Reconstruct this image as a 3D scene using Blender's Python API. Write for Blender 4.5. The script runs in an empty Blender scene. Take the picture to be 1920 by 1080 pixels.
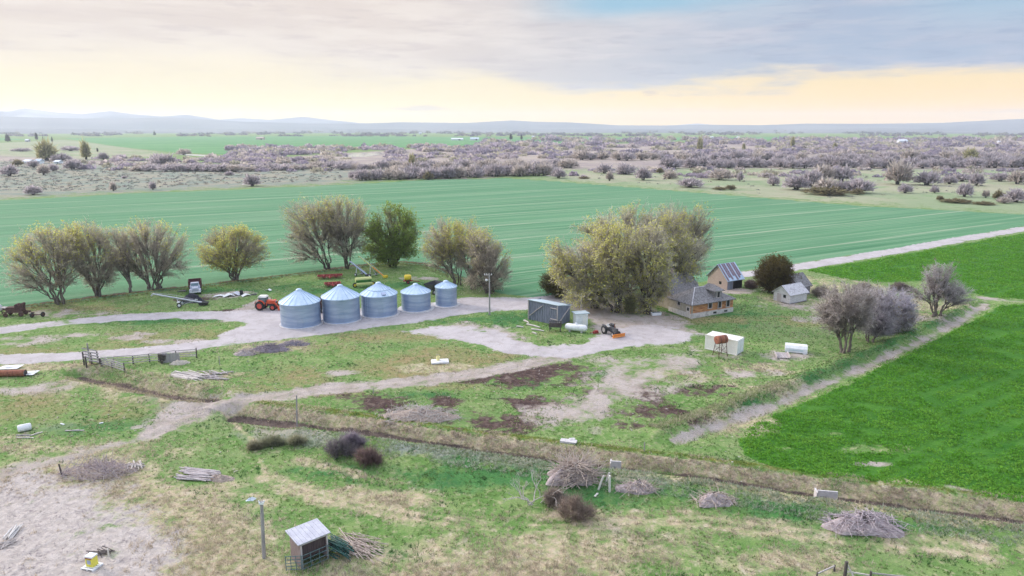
HAZE_D = 1.05e-4
import bpy, math, random
import numpy as np
from mathutils import Vector, Matrix
sc = bpy.context.scene
COL = sc.collection
rnd = random.Random(11)
RNG = np.random.default_rng(7)
H = 32.0; FPX = 1280.0; PIT = math.radians(13.15)
CP, SP = math.cos(PIT), math.sin(PIT)

# ---------------------------------------------------------------- numpy noise
def _hash(ix, iy, s):
    n = (ix.astype(np.int64) * 374761393 + iy.astype(np.int64) * 668265263 + s * 1442695041) & 0x7fffffff
    n = ((n ^ (n >> 13)) * 1274126177) & 0x7fffffff
    return ((n ^ (n >> 16)) & 0xffff) / 65535.0
def vnoise(x, y, s=0):
    x = np.asarray(x, float); y = np.asarray(y, float)
    ix = np.floor(x); iy = np.floor(y); fx = x - ix; fy = y - iy
    fx = fx * fx * (3 - 2 * fx); fy = fy * fy * (3 - 2 * fy)
    a = _hash(ix, iy, s); b = _hash(ix + 1, iy, s); c = _hash(ix, iy + 1, s); d = _hash(ix + 1, iy + 1, s)
    return (a * (1 - fx) + b * fx) * (1 - fy) + (c * (1 - fx) + d * fx) * fy
def fbm(x, y, s=0, o=3):
    t = 0; a = .5; n = 0
    for k in range(o):
        t = t + a * vnoise(np.asarray(x) * 2 ** k, np.asarray(y) * 2 ** k, s + k); n += a; a *= .5
    return t / n
def sstep(a, b, x):
    t = np.clip((np.asarray(x, float) - a) / (b - a), 0, 1); return t * t * (3 - 2 * t)

# ---------------------------------------------------------------- picture point -> plan point
def at0(u, v):
    dx = (u - 960) / FPX; dy = (540 - v) / FPX
    X = dx; Y = CP + SP * dy; Z = -SP + CP * dy
    t = H / max(-Z, 1e-6)
    return X * t, Y * t
def P2(pts): return np.array([at0(u, v) for u, v in pts])

def seg_dist(x, y, poly, closed=False):
    d = np.full(x.shape, 1e9)
    n = len(poly)
    for i in range(n if closed else n - 1):
        a = poly[i]; b = poly[(i + 1) % n]
        ab = b - a; L = float(ab @ ab) + 1e-9
        t = np.clip(((x - a[0]) * ab[0] + (y - a[1]) * ab[1]) / L, 0, 1)
        d = np.minimum(d, np.hypot(x - a[0] - t * ab[0], y - a[1] - t * ab[1]))
    return d
def side_dist(x, y, poly):
    """signed distance to an open polyline, + on its left"""
    d = np.full(x.shape, 1e9); sg = np.ones(x.shape)
    for i in range(len(poly) - 1):
        a = poly[i]; b = poly[i + 1]; ab = b - a; L = float(ab @ ab) + 1e-9
        t = np.clip(((x - a[0]) * ab[0] + (y - a[1]) * ab[1]) / L, 0, 1)
        dd = np.hypot(x - a[0] - t * ab[0], y - a[1] - t * ab[1])
        s = np.sign(ab[0] * (y - a[1]) - ab[1] * (x - a[0]))
        m = dd < d; d = np.where(m, dd, d); sg = np.where(m, s, sg)
    return d * sg
def inside(x, y, poly):
    r = np.zeros(x.shape, bool); n = len(poly)
    for i in range(n):
        a = poly[i]; b = poly[(i + 1) % n]
        if a[1] == b[1]: continue
        c = ((a[1] > y) != (b[1] > y)) & (x < (b[0] - a[0]) * (y - a[1]) / (b[1] - a[1]) + a[0])
        r ^= c
    return r
def mask_poly(x, y, pts, soft=1.0):
    poly = P2(pts); out = np.zeros(x.shape)
    lo = poly.min(0) - 2 * soft; hi = poly.max(0) + 2 * soft
    sel = (x > lo[0]) & (x < hi[0]) & (y > lo[1]) & (y < hi[1])
    if not sel.any(): return out
    xs, ys = x[sel], y[sel]
    d = seg_dist(xs, ys, poly, True)
    d = np.where(inside(xs, ys, poly), d, -d)
    out[sel] = np.clip(.5 + d / (2 * soft), 0, 1)
    return out
def mask_line(x, y, pts, w, soft=1.0):
    poly = P2(pts); out = np.zeros(x.shape)
    lo = poly.min(0) - w - 2 * soft; hi = poly.max(0) + w + 2 * soft
    sel = (x > lo[0]) & (x < hi[0]) & (y > lo[1]) & (y < hi[1])
    if not sel.any(): return out
    d = w / 2 - seg_dist(x[sel], y[sel], poly)
    out[sel] = np.clip(.5 + d / (2 * soft), 0, 1)
    return out
def mask_blob(x, y, u, v, ru, rv, soft=.5):
    """soft ellipse given in picture units, laid on the ground"""
    cx, cy = at0(u, v); ax, _ = at0(u + ru, v); _, by = at0(u, v - rv)
    r = np.hypot((x - cx) / max(ax - cx, .3), (y - cy) / max(by - cy, .3))
    return np.clip(.5 + (1 - r) / (2 * soft), 0, 1)

# ---------------------------------------------------------------- terrain
CANAL = P2([(446, 778), (560, 792), (700, 812), (830, 834), (960, 852), (1080, 868), (1160, 876), (1280, 889), (1420, 909), (1540, 928), (1680, 948), (1800, 964), (1920, 980), (2300, 1030)])
CANAL2 = P2([(150, 702), (230, 718), (300, 732), (360, 742), (400, 745)])
BERM = P2([(560, 815), (720, 838), (850, 855), (960, 868), (1050, 884), (1160, 896), (1300, 914), (1500, 948), (1700, 975), (1920, 1003), (2300, 1050)])
LANE = P2([(1856, 567), (1800, 600), (1700, 650), (1600, 697), (1500, 738), (1400, 776), (1330, 802), (1255, 824)])
BANKW = P2([(1815, 577), (1740, 612), (1650, 655), (1540, 700), (1430, 744), (1330, 786), (1246, 812)])
FEDGE = P2([(-500, 640), (0, 582), (100, 571), (250, 554), (440, 532), (620, 508), (745, 494), (800, 500), (860, 525), (930, 546)])
TRACK = P2([(1075, 662), (1000, 680), (880, 701), (760, 718), (600, 729), (470, 749), (400, 766), (330, 792), (250, 823), (150, 850), (50, 876)])
def height(x, y):
    x = np.atleast_1d(np.asarray(x, float)); y = np.atleast_1d(np.asarray(y, float))
    r = np.hypot(x, y)
    h = (fbm(x / 22, y / 22, 3, 2) - .5) * .5 * np.exp(-r / 260)
    near = (r < 320)
    if near.any():
        xs, ys = x[near], y[near]; hh = h[near]
        d = seg_dist(xs, ys, CANAL)
        wob = (vnoise(xs / 3, ys / 3, 9) - .5) * 1.0
        cd = side_dist(xs, ys, CANAL) + wob * .35
        hh = hh - 1.15 * np.where(cd < 0, 1 - sstep(.8, 1.7, -cd), 1 - sstep(.6, 3.1, cd)) * (d < 8) + .32 * np.exp(-((cd - 3.5) / 1.0) ** 2) * (d < 8)
        d2 = seg_dist(xs, ys, CANAL2)
        hh = hh - .9 * (1 - sstep(.4, 2.2, d2 + wob)) + .35 * np.exp(-((d2 - 2.8) / 1.2) ** 2)
        b = side_dist(xs, ys, BERM)
        hh = hh + np.where(b > 0, np.exp(-(b / 1.6) ** 2), np.exp(-(b / 3.0) ** 2)) * .75
        dl = seg_dist(xs, ys, LANE)
        hh = hh - .3 * (1 - sstep(.8, 2.0, dl))
        db = seg_dist(xs, ys, BANKW)
        hh = hh + .7 * np.exp(-(db / 1.5) ** 2)
        df = seg_dist(xs, ys, FEDGE)
        hh = hh + .35 * np.exp(-(df / 1.2) ** 2)
        tr = np.abs(seg_dist(xs, ys, TRACK) - .9)
        hh = hh - .08 * np.exp(-(tr / .4) ** 2)
        fine = np.exp(-r[near] / 90)
        hh = hh + (fbm(xs / 1.6, ys / 1.6, 21, 2) - .5) * .22 * fine + (vnoise(xs / .5, ys / .5, 33) - .5) * .10 * fine
        h[near] = hh
    return h
def hz(x, y): return float(height(x, y)[0])
def at(u, v):
    """plan point of a picture point on the terrain"""
    x, y = at0(u, v); z = 0
    for _ in range(4):
        z = hz(x, y); x0, y0 = at0(u, v); k = (H - z) / H; x, y = x0 * k, y0 * k
    return Vector((x, y, hz(x, y)))
def depth_of(p): return p[1] * CP - (p[2] - H) * SP
def px(p, n): return n * depth_of(p) / FPX                 # n picture units -> metres at p
def top_z(p, v):
    k = (540 - v) / FPX
    return H + p[1] * (k * CP - SP) / (CP + k * SP)
def at_h(u, v, z):
    """plan point of a picture point at height z above datum"""
    x, y = at0(u, v); k = (H - z) / H
    return Vector((x * k, y * k, z))

# ---------------------------------------------------------------- mesh builder
class MB:
    def __init__(s): s.v = []; s.f = []; s.m = []; s.s = []; s.M = Matrix.Identity(4)
    def add(s, vs, fs, mi=0, smooth=False):
        o = len(s.v); M = s.M
        s.v += [tuple(M @ Vector(v)) for v in vs]
        for f in fs: s.f.append(tuple(i + o for i in f)); s.m.append(mi); s.s.append(smooth)
        return s
    def box(s, c, d, rz=0, rx=0, ry=0, mi=0, taper=1.0):
        R = Matrix.Translation(c) @ Matrix.Rotation(rz, 4, 'Z') @ Matrix.Rotation(ry, 4, 'Y') @ Matrix.Rotation(rx, 4, 'X')
        a, b, h = d[0] / 2, d[1] / 2, d[2] / 2; t = taper
        vs = [(-a, -b, -h), (a, -b, -h), (a, b, -h), (-a, b, -h), (-a * t, -b * t, h), (a * t, -b * t, h), (a * t, b * t, h), (-a * t, b * t, h)]
        return s.add([tuple(R @ Vector(v)) for v in vs], [(3, 2, 1, 0), (4, 5, 6, 7), (0, 1, 5, 4), (1, 2, 6, 5), (2, 3, 7, 6), (3, 0, 4, 7)], mi)
    def bar(s, p, q, w, t=None, mi=0):
        p, q = Vector(p), Vector(q); t = t or w; d = (q - p)
        if d.length < 1e-6: return s
        z = d.normalized(); up = Vector((0, 0, 1)) if abs(z.z) < .95 else Vector((1, 0, 0))
        x = z.cross(up).normalized(); y = x.cross(z)
        vs = []
        for c in (p, q):
            for a, b in ((-1, -1), (1, -1), (1, 1), (-1, 1)): vs.append(tuple(c + x * (a * w / 2) + y * (b * t / 2)))
        return s.add(vs, [(3, 2, 1, 0), (4, 5, 6, 7), (0, 1, 5, 4), (1, 2, 6, 5), (2, 3, 7, 6), (3, 0, 4, 7)], mi)
    def tube(s, pts, rad, n=8, mi=0, cap=True, smooth=True):
        pts = [Vector(p) for p in pts]
        if not hasattr(rad, '__len__'): rad = [rad] * len(pts)
        vs = []; fs = []; x = None
        for i, p in enumerate(pts):
            d = (pts[min(i + 1, len(pts) - 1)] - pts[max(i - 1, 0)]).normalized()
            if x is None:
                up = Vector((0, 0, 1)) if abs(d.z) < .9 else Vector((1, 0, 0)); x = d.cross(up).normalized()
            else:
                x = (x - d * x.dot(d)).normalized()
            y = d.cross(x)
            for k in range(n):
                a = 2 * math.pi * k / n; vs.append(tuple(p + (x * math.cos(a) + y * math.sin(a)) * rad[i]))
        for i in range(len(pts) - 1):
            for k in range(n):
                a = i * n + k; b = i * n + (k + 1) % n; fs.append((a, b, b + n, a + n))
        s.add(vs, fs, mi, smooth)
        if cap:
            o = len(vs); s.add([vs[k] for k in range(n)], [tuple(range(n))[::-1]], mi); s.add([vs[o - n + k] for k in range(n)], [tuple(range(n))], mi)
        return s
    def lathe(s, prof, c=(0, 0, 0), n=32, mi=0, smooth=True, axis='Z', caps=True):
        vs = []; fs = []
        for r, z in prof:
            for k in range(n):
                a = 2 * math.pi * k / n
                q = (r * math.cos(a), r * math.sin(a), z)
                if axis == 'Y': q = (q[0], q[2], q[1])
                if axis == 'X': q = (q[2], q[0], q[1])
                vs.append((q[0] + c[0], q[1] + c[1], q[2] + c[2]))
        for i in range(len(prof) - 1):
            for k in range(n):
                a = i * n + k; b = i * n + (k + 1) % n; fs.append((a, b, b + n, a + n))
        s.add(vs, fs, mi, smooth)
        if caps:
            s.add(vs[:n], [tuple(range(n))[::-1]], mi); s.add(vs[-n:], [tuple(range(n))], mi)
        return s
    def poly(s, vs, t=(0, 0, 0), mi=0):
        """slab: polygon swept by t (or a single face)"""
        n = len(vs); t = Vector(t)
        if t.length == 0: return s.add(vs, [tuple(range(n))], mi)
        w = [tuple(Vector(v) + t) for v in vs]
        return s.add(list(vs) + w, [tuple(range(n))[::-1], tuple(range(n, 2 * n))] + [(i, (i + 1) % n, (i + 1) % n + n, i + n) for i in range(n)], mi)
    def build(s, name, mats, parent=None, loc=None, rz=0):
        me = bpy.data.meshes.new(name)
        me.from_pydata(s.v, [], s.f)
        mats = mats if isinstance(mats, (list, tuple)) else [mats]
        for m in mats: me.materials.append(m)
        me.polygons.foreach_set('material_index', s.m); me.polygons.foreach_set('use_smooth', s.s)
        import bmesh
        bm = bmesh.new(); bm.from_mesh(me); bmesh.ops.recalc_face_normals(bm, faces=bm.faces); bm.to_mesh(me); bm.free()
        me.update()
        o = bpy.data.objects.new(name, me); COL.objects.link(o)
        if parent: o.parent = parent
        if loc is not None: o.location = loc
        o.rotation_euler.z = rz
        return o
def np_obj(name, V, F, mats, parent=None, col=None, smooth=False, mi=None):
    """V (n,3), F list of (m,k) int arrays of triangles or quads; col per-face colour attribute"""
    me = bpy.data.meshes.new(name)
    V = np.asarray(V, np.float32)
    Fs = F if isinstance(F, list) else [F]
    loops = np.concatenate([f.ravel() for f in Fs]).astype(np.int32)
    tot = np.concatenate([np.full(len(f), f.shape[1], np.int32) for f in Fs])
    st = np.concatenate([[0], np.cumsum(tot)[:-1]]).astype(np.int32)
    me.vertices.add(len(V)); me.vertices.foreach_set('co', V.ravel())
    me.loops.add(len(loops)); me.loops.foreach_set('vertex_index', loops)
    me.polygons.add(len(tot)); me.polygons.foreach_set('loop_start', st); me.polygons.foreach_set('loop_total', tot)
    if smooth: me.polygons.foreach_set('use_smooth', np.ones(len(tot), bool))
    for m in (mats if isinstance(mats, (list, tuple)) else [mats]): me.materials.append(m)
    if mi is not None: me.polygons.foreach_set('material_index', np.asarray(mi, np.int32))
    if col is not None:
        a = me.attributes.new('tint', 'FLOAT_COLOR', 'FACE')
        c = np.ones((len(tot), 4), np.float32); c[:, :3] = col; a.data.foreach_set('color', c.ravel())
    me.update(); me.validate()
    o = bpy.data.objects.new(name, me); COL.objects.link(o)
    if parent: o.parent = parent
    return o
def tag(o, label=None, cat=None, group=None, kind=None):
    if label: o['label'] = label
    if cat: o['category'] = cat
    if group: o['group'] = group
    if kind: o['kind'] = kind
    return o
def thing(name, label, cat, loc, rz=0, group=None):
    o = bpy.data.objects.new(name, None); COL.objects.link(o); o.empty_display_size = .3
    o.location = loc; o.rotation_euler.z = rz
    return tag(o, label, cat, group)
def copy_thing(o, parent=None):
    c = o.copy(); COL.objects.link(c); c.parent = parent
    for ch in [x for x in o.children]: copy_thing(ch, c)
    return c

# ---------------------------------------------------------------- materials
def srgb(r, g, b):
    f = lambda c: (c / 255) / 12.92 if c / 255 <= .04045 else ((c / 255 + .055) / 1.055) ** 2.4
    return (f(r), f(g), f(b))
class NT:
    def __init__(s, tree): s.t = tree; s.n = tree.nodes; s.l = tree.links
    def node(s, typ, **kw):
        n = s.n.new(typ)
        for k, v in kw.items():
            if k.startswith('i_'): n.inputs[k[2:]].default_value = v
            else: setattr(n, k, v)
        return n
    def link(s, a, b): s.l.new(a, b)
    def setin(s, sock, v):
        if isinstance(v, bpy.types.NodeSocket): s.l.new(v, sock)
        elif isinstance(v, (tuple, list)) and len(v) == 3 and sock.type == 'RGBA': sock.default_value = (*v, 1)
        else: sock.default_value = v
    def math(s, op, a, b=0.0, c=0.0, clamp=False):
        n = s.n.new('ShaderNodeMath'); n.operation = op; n.use_clamp = clamp
        s.setin(n.inputs[0], a); s.setin(n.inputs[1], b); s.setin(n.inputs[2], c); return n.outputs[0]
    def mix(s, f, a, b, blend='MIX'):
        n = s.n.new('ShaderNodeMix'); n.data_type = 'RGBA'; n.blend_type = blend
        s.setin(n.inputs[0], f); s.setin(n.inputs[6], a); s.setin(n.inputs[7], b); return n.outputs[2]
    def smooth(s, x, a, b, lo=0.0, hi=1.0):
        n = s.n.new('ShaderNodeMapRange'); n.interpolation_type = 'SMOOTHSTEP'
        s.setin(n.inputs[0], x); s.setin(n.inputs[1], a); s.setin(n.inputs[2], b); s.setin(n.inputs[3], lo); s.setin(n.inputs[4], hi); return n.outputs[0]
    def noise(s, vec, scale, detail=3, rough=.55, dist=0.0, dim='3D'):
        n = s.n.new('ShaderNodeTexNoise'); n.noise_dimensions = dim
        if vec is not None: s.l.new(vec, n.inputs['Vector'])
        n.inputs['Scale'].default_value = scale; n.inputs['Detail'].default_value = detail
        n.inputs['Roughness'].default_value = rough; n.inputs['Distortion'].default_value = dist; return n.outputs['Fac']
    def mapping(s, vec, loc=(0, 0, 0), rot=(0, 0, 0), sca=(1, 1, 1)):
        n = s.n.new('ShaderNodeMapping'); s.l.new(vec, n.inputs[0])
        n.inputs[1].default_value = loc; n.inputs[2].default_value = rot; n.inputs[3].default_value = sca; return n.outputs[0]
_mats = {}
def mat(name, c1, c2=None, scale=2.0, rough=.8, metal=0.0, bump=0.0, stretch=(1, 1, 1), contrast=(.35, .65), c3=None, spec=.3, detail=4):
    """two or three colour procedural material with noise wear"""
    if name in _mats: return _mats[name]
    m = bpy.data.materials.new(name); m.use_nodes = True
    T = NT(m.node_tree); b = T.n['Principled BSDF']
    b.inputs['Roughness'].default_value = rough; b.inputs['Metallic'].default_value = metal
    b.inputs['Specular IOR Level'].default_value = spec
    tc = T.node('ShaderNodeTexCoord'); v = T.mapping(tc.outputs['Object'], sca=stretch)
    nz = T.noise(v, scale, detail)
    c2 = c2 or tuple(x * .75 for x in c1)
    col = T.mix(T.smooth(nz, contrast[0], contrast[1]), c1, c2)
    if c3:
        n2 = T.noise(T.mapping(tc.outputs['Object'], loc=(7.3, 2.1, 4.4), sca=stretch), scale * .6, 3)
        col = T.mix(T.smooth(n2, .52, .66), col, c3)
    T.link(col, b.inputs['Base Color'])
    if bump:
        bn = T.node('ShaderNodeBump'); bn.inputs['Strength'].default_value = .6; bn.inputs['Distance'].default_value = bump
        T.link(nz, bn.inputs['Height']); T.link(bn.outputs[0], b.inputs['Normal'])
    _mats[name] = m; return m
def tint_mat(name, rough=.85, upn=.5, transl=.25, spec=.1):
    """foliage: colour comes from the mesh's own tint attribute"""
    if name in _mats: return _mats[name]
    m = bpy.data.materials.new(name); m.use_nodes = True
    T = NT(m.node_tree); b = T.n['Principled BSDF']
    b.inputs['Roughness'].default_value = rough; b.inputs['Specular IOR Level'].default_value = spec
    a = T.node('ShaderNodeAttribute', attribute_name='tint')
    T.link(a.outputs['Color'], b.inputs['Base Color'])
    # thin blades: soften the facet normal towards the sky, as a mat of leaves scatters light
    g = T.node('ShaderNodeNewGeometry'); vm = T.node('ShaderNodeVectorMath', operation='SCALE'); T.link(g.outputs['Normal'], vm.inputs[0]); vm.inputs['Scale'].default_value = 1 - upn
    va = T.node('ShaderNodeVectorMath', operation='ADD'); T.link(vm.outputs[0], va.inputs[0]); va.inputs[1].default_value = (0, 0, upn)
    vn = T.node('ShaderNodeVectorMath', operation='NORMALIZE'); T.link(va.outputs[0], vn.inputs[0]); T.link(vn.outputs[0], b.inputs['Normal'])
    if transl:
        tr = T.node('ShaderNodeBsdfTranslucent'); T.link(a.outputs['Color'], tr.inputs[0])
        mx = T.node('ShaderNodeMixShader'); mx.inputs[0].default_value = transl
        T.link(b.outputs[0], mx.inputs[1]); T.link(tr.outputs[0], mx.inputs[2])
        T.link(mx.outputs[0], T.n['Material Output'].inputs[0])
    _mats[name] = m; return m
# ================================================================ camera, sky, light
cam_d = bpy.data.cameras.new('camera'); cam = bpy.data.objects.new('camera', cam_d); COL.objects.link(cam)
cam_d.sensor_width = 36; cam_d.lens = FPX / 1920 * 36; cam_d.clip_start = .5; cam_d.clip_end = 90000
cam.location = (0, 0, H); cam.rotation_euler = (math.pi / 2 - PIT, 0, 0)
sc.camera = cam
SUN_AZ = math.radians(-62); SUN_EL = math.radians(24)     # azimuth from +Y, negative to the left
sd = Vector((math.sin(SUN_AZ) * math.cos(SUN_EL), math.cos(SUN_AZ) * math.cos(SUN_EL), math.sin(SUN_EL)))
sun_d = bpy.data.lights.new('sun', 'SUN'); sun_d.energy = 1.5; sun_d.angle = math.radians(10); sun_d.color = (1, .90, .78)
sun = bpy.data.objects.new('sun', sun_d); COL.objects.link(sun); sun.rotation_euler = (-sd).to_track_quat('-Z', 'Y').to_euler()
world = bpy.data.worlds.new('World'); sc.world = world; world.use_nodes = True
W = NT(world.node_tree)
for n in list(W.n): W.n.remove(n)
sky = W.node('ShaderNodeTexSky', sky_type='NISHITA', sun_disc=False, sun_elevation=SUN_EL, sun_rotation=SUN_AZ, altitude=1400, air_density=1.0, dust_density=1.5, ozone_density=1.5)
tc = W.node('ShaderNodeTexCoord')
sx = W.node('ShaderNodeSeparateXYZ'); W.link(tc.outputs['Generated'], sx.inputs[0])
az = W.math('ARCTAN2', sx.outputs[0], sx.outputs[1])          # bearing, 0 = north of the farm
el = W.math('ARCSINE', sx.outputs[2])
cv = W.node('ShaderNodeCombineXYZ'); W.link(W.math('MULTIPLY', az, 3.2), cv.inputs[0]); W.link(W.math('MULTIPLY', el, 17.0), cv.inputs[1])
n1 = W.noise(cv.outputs[0], 1.0, 5, .5, .35)
n2 = W.noise(W.mapping(cv.outputs[0], loc=(3.7, 9.2, 1.0), sca=(1.6, 2.2, 1)), 1.4, 5, .55, .25)
n3 = W.noise(W.mapping(cv.outputs[0], loc=(13.7, 1.2, 4.0), sca=(2.2, 3.0, 1)), 2.4, 5, .6, .2)
# glow under the cloud deck, cream to the left and amber to the right
glow = W.mix(W.smooth(az, -.30, .45), (1.35, 1.04, .44), (1.45, .84, .20))
glow = W.mix(W.smooth(el, .004, .062), glow, W.mix(W.smooth(az, -.2, .5), (1.0, .86, .58), (1.03, .76, .36)))
glow = W.mix(W.smooth(el, .05, .12), glow, (.97, .87, .72))
# cloud deck
deck = W.mix(W.smooth(az, -.22, .50), srgb(227, 214, 206), srgb(160, 178, 203))
deck = W.mix(W.smooth(n2, .40, .68, 0, .6), deck, W.mix(W.smooth(az, -.2, .5), srgb(246, 236, 226), srgb(196, 196, 210)))
deck = W.mix(W.math('MULTIPLY', W.smooth(n3, .5, .7, 0, .5), 1.0), deck, W.mix(W.smooth(az, -.2, .5), srgb(208, 194, 193), srgb(140, 158, 188)))
edge = W.math('ADD', W.math('MULTIPLY', W.math('SUBTRACT', n1, .5), .085), W.math('MULTIPLY', W.math('SUBTRACT', n3, .5), .03))
# lower edge of the deck: high on the far left, low right of centre
lim = W.smooth(az, -.50, .08, .092, .052)
lim = W.math('ADD', lim, W.smooth(az, .10, .55, 0, .014))
lim = W.math('ADD', lim, W.math('MULTIPLY', W.smooth(W.math('ABSOLUTE', W.math('ADD', az, .045)), 0, .14, 1, 0), .020))
wd = W.smooth(az, -.45, .15, .034, .012)
x = W.math('DIVIDE', W.math('SUBTRACT', W.math('ADD', el, edge), lim), wd)
fdeck = W.smooth(x, -1, 1)
clouds = W.mix(fdeck, glow, deck)
# small dark scud and thin streaks in the amber band
st = W.noise(W.mapping(cv.outputs[0], loc=(5, 2, 0), sca=(1.2, 6, 1)), 1.6, 4, .6, .3)
clouds = W.mix(W.math('MULTIPLY', W.smooth(st, .55, .75, 0, .45), W.smooth(el, .0, .05, 1, .2)), clouds, W.mix(W.smooth(az, -.2, .5), srgb(246, 226, 200), srgb(226, 200, 190)))
def puff(a0, e0, ra, re, col, k):
    global clouds
    da = W.math('DIVIDE', W.math('SUBTRACT', az, a0), ra); de = W.math('DIVIDE', W.math('SUBTRACT', W.math('ADD', el, W.math('MULTIPLY', W.math('SUBTRACT', n3, .5), .012)), e0), re)
    r = W.math('SQRT', W.math('ADD', W.math('MULTIPLY', da, da), W.math('MULTIPLY', de, de)))
    clouds = W.mix(W.smooth(r, .3, 1.1, k, 0), clouds, col)
puff(.415, .0735, .016, .006, srgb(182, 180, 192), .8)
puff(.192, .0475, .014, .003, srgb(214, 192, 178), .7)
puff(-.13, .028, .05, .003, srgb(228, 210, 200), .6)
# clear blue gap above
gap = W.math('MULTIPLY', W.smooth(W.math('ABSOLUTE', W.math('SUBTRACT', az, .20)), .06, .22, 1, 0), W.smooth(W.math('ADD', el, W.math('MULTIPLY', W.math('SUBTRACT', n1, .5), .08)), .128, .168))
gap2 = W.math('MULTIPLY', W.smooth(az, .42, .60), W.smooth(W.math('ADD', el, W.math('MULTIPLY', W.math('SUBTRACT', n2, .5), .06)), .10, .15, 0, .6))
clouds = W.mix(W.math('MAXIMUM', gap, gap2), clouds, srgb(150, 192, 216))
# higher up and behind: broken cloud with blue between
up = W.noise(tc.outputs['Generated'], 2.3, 5, .6, .4)
cover = W.math('MAXIMUM', W.smooth(el, .16, .45, 1, 0), W.smooth(up, .42, .62))
cover = W.math('MULTIPLY', cover, W.smooth(W.math('ABSOLUTE', az), 1.2, 2.4, 1, .45))
high = W.mix(W.smooth(el, .16, .7), clouds, (3.45, 3.42, 3.58))
bgS = W.node('ShaderNodeBackground', i_Strength=.15); W.link(sky.outputs[0], bgS.inputs[0])
bgC = W.node('ShaderNodeBackground', i_Strength=.54); W.link(high, bgC.inputs[0])
mxw = W.node('ShaderNodeMixShader'); W.link(cover, mxw.inputs[0]); W.link(bgS.outputs[0], mxw.inputs[1]); W.link(bgC.outputs[0], mxw.inputs[2])
ow = W.node('ShaderNodeOutputWorld'); W.link(mxw.outputs[0], ow.inputs[0])
vs = sc.view_settings; vs.view_transform = 'Standard'; vs.look = 'None'; vs.exposure = 0.95; vs.gamma = 1; vs.use_curve_mapping = False
sc.cycles.use_denoising = True; sc.cycles.denoising_input_passes = 'RGB_ALBEDO_NORMAL'
sc.cycles.max_bounces = 10; sc.cycles.diffuse_bounces = 7; sc.cycles.transmission_bounces = 7; sc.cycles.transparent_max_bounces = 4; sc.cycles.volume_bounces = 1
sc.cycles.use_adaptive_sampling = True; sc.cycles.adaptive_threshold = .02

# ================================================================ ground sheet
th = np.concatenate([np.radians(np.arange(48, 2.0, -.085)), np.radians(np.geomspace(2.0, .16, 140))])
rr = np.concatenate([[.5, 4, 8, 12, 16, 20, 24], H / np.tan(th)])

aa = np.concatenate([np.radians(np.linspace(-180, -50, 50, endpoint=False)), np.radians(np.linspace(-50, 50, 1120)), np.radians(np.linspace(50, 180, 51)[1:-1])])
nr, na = len(rr), len(aa)
R, A = np.meshgrid(rr, aa, indexing='ij')
GX = (R * np.sin(A)).ravel(); GY = (R * np.cos(A)).ravel()
GZ = height(GX, GY)
gi = np.arange(nr * na).reshape(nr, na)
q = np.stack([gi[:-1], gi[1:], np.roll(gi[1:], -1, 1), np.roll(gi[:-1], -1, 1)], -1).reshape(-1, 4)
Z = lambda: np.zeros(GX.shape)
mx = np.maximum
def polys(lst, soft): 
    o = Z()
    for p in lst: o = mx(o, mask_poly(GX, GY, p, soft))
    return o
def lines(lst, soft=1.0):
    o = Z()
    for p, w in lst: o = mx(o, mask_line(GX, GY, p, w, soft))
    return o
def blobs(lst, soft=.5):
    o = Z()
    for b in lst: o = mx(o, mask_blob(GX, GY, *b, soft))
    return o
WHEAT = [(-900, 398), (0, 375), (300, 361), (640, 347), (790, 338), (950, 334.5), (1010, 338), (1200, 352.5), (1400, 369), (1600, 385), (1920, 403), (2500, 436), (1920, 424), (1700, 463), (1500, 493), (1400, 507), (1330, 526), (1200, 545), (1100, 553), (1000, 557), (930, 549), (860, 527), (800, 501), (745, 495), (620, 509), (440, 533), (250, 555), (100, 572), (0, 583), (-500, 645)]
ALF1 = [(1512, 506), (1600, 493), (1920, 438), (2500, 352), (2500, 570), (1920, 561), (1860, 558), (1800, 545), (1740, 525), (1680, 529), (1620, 528), (1575, 520)]
ALF2 = [(1880, 572), (1920, 570), (2500, 578), (2500, 1040), (1920, 948), (1830, 932), (1740, 917), (1640, 908), (1520, 893), (1440, 875), (1400, 850), (1385, 822), (1400, 803), (1500, 757), (1600, 716), (1700, 664), (1800, 612)]
TRK = [([(500, 905), (640, 946), (800, 976), (900, 991), (1030, 996), (1200, 986), (1300, 981), (1500, 1008), (1700, 1026), (1920, 1052)], .9), ([(500, 893), (640, 933), (800, 963), (900, 978), (1030, 983), (1200, 974), (1320, 970), (1500, 994), (1700, 1013), (1920, 1036)], .9), ([(420, 775), (470, 820), (500, 893)], .8)]
road = mx(0, mx(lines([
    ([(-500, 688), (0, 675), (100, 671), (250, 661), (370, 649), (520, 630), (700, 607), (820, 590), (920, 575), (1000, 567), (1080, 560)], 4.4),
    ([(-500, 650), (0, 619), (100, 606), (230, 594), (330, 590), (420, 592), (500, 603)], 4.6),
    ([(960, 655), (1060, 662), (1150, 645), (1240, 622)], 4.4),
    ([(1395, 515), (1480, 503), (1600, 484), (1750, 458), (1920, 429), (2500, 330)], 5.2)], .5),
    polys([[(415, 588), (520, 575), (600, 577), (700, 580), (800, 572), (870, 555), (1000, 558), (1000, 578), (900, 585), (820, 597), (700, 613), (520, 637), (430, 643), (380, 650), (440, 618), (470, 603)],
           [(960, 562), (1060, 551), (1085, 553), (1080, 566), (1000, 579), (960, 580)],
           [(1140, 618), (1200, 609), (1260, 613), (1310, 628), (1270, 645), (1180, 648), (1100, 664), (1000, 668), (920, 655), (860, 640), (800, 628), (760, 620), (820, 612), (880, 612), (930, 620), (970, 640), (1030, 650), (1100, 645), (1118, 632)]], 1.2)))
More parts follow.
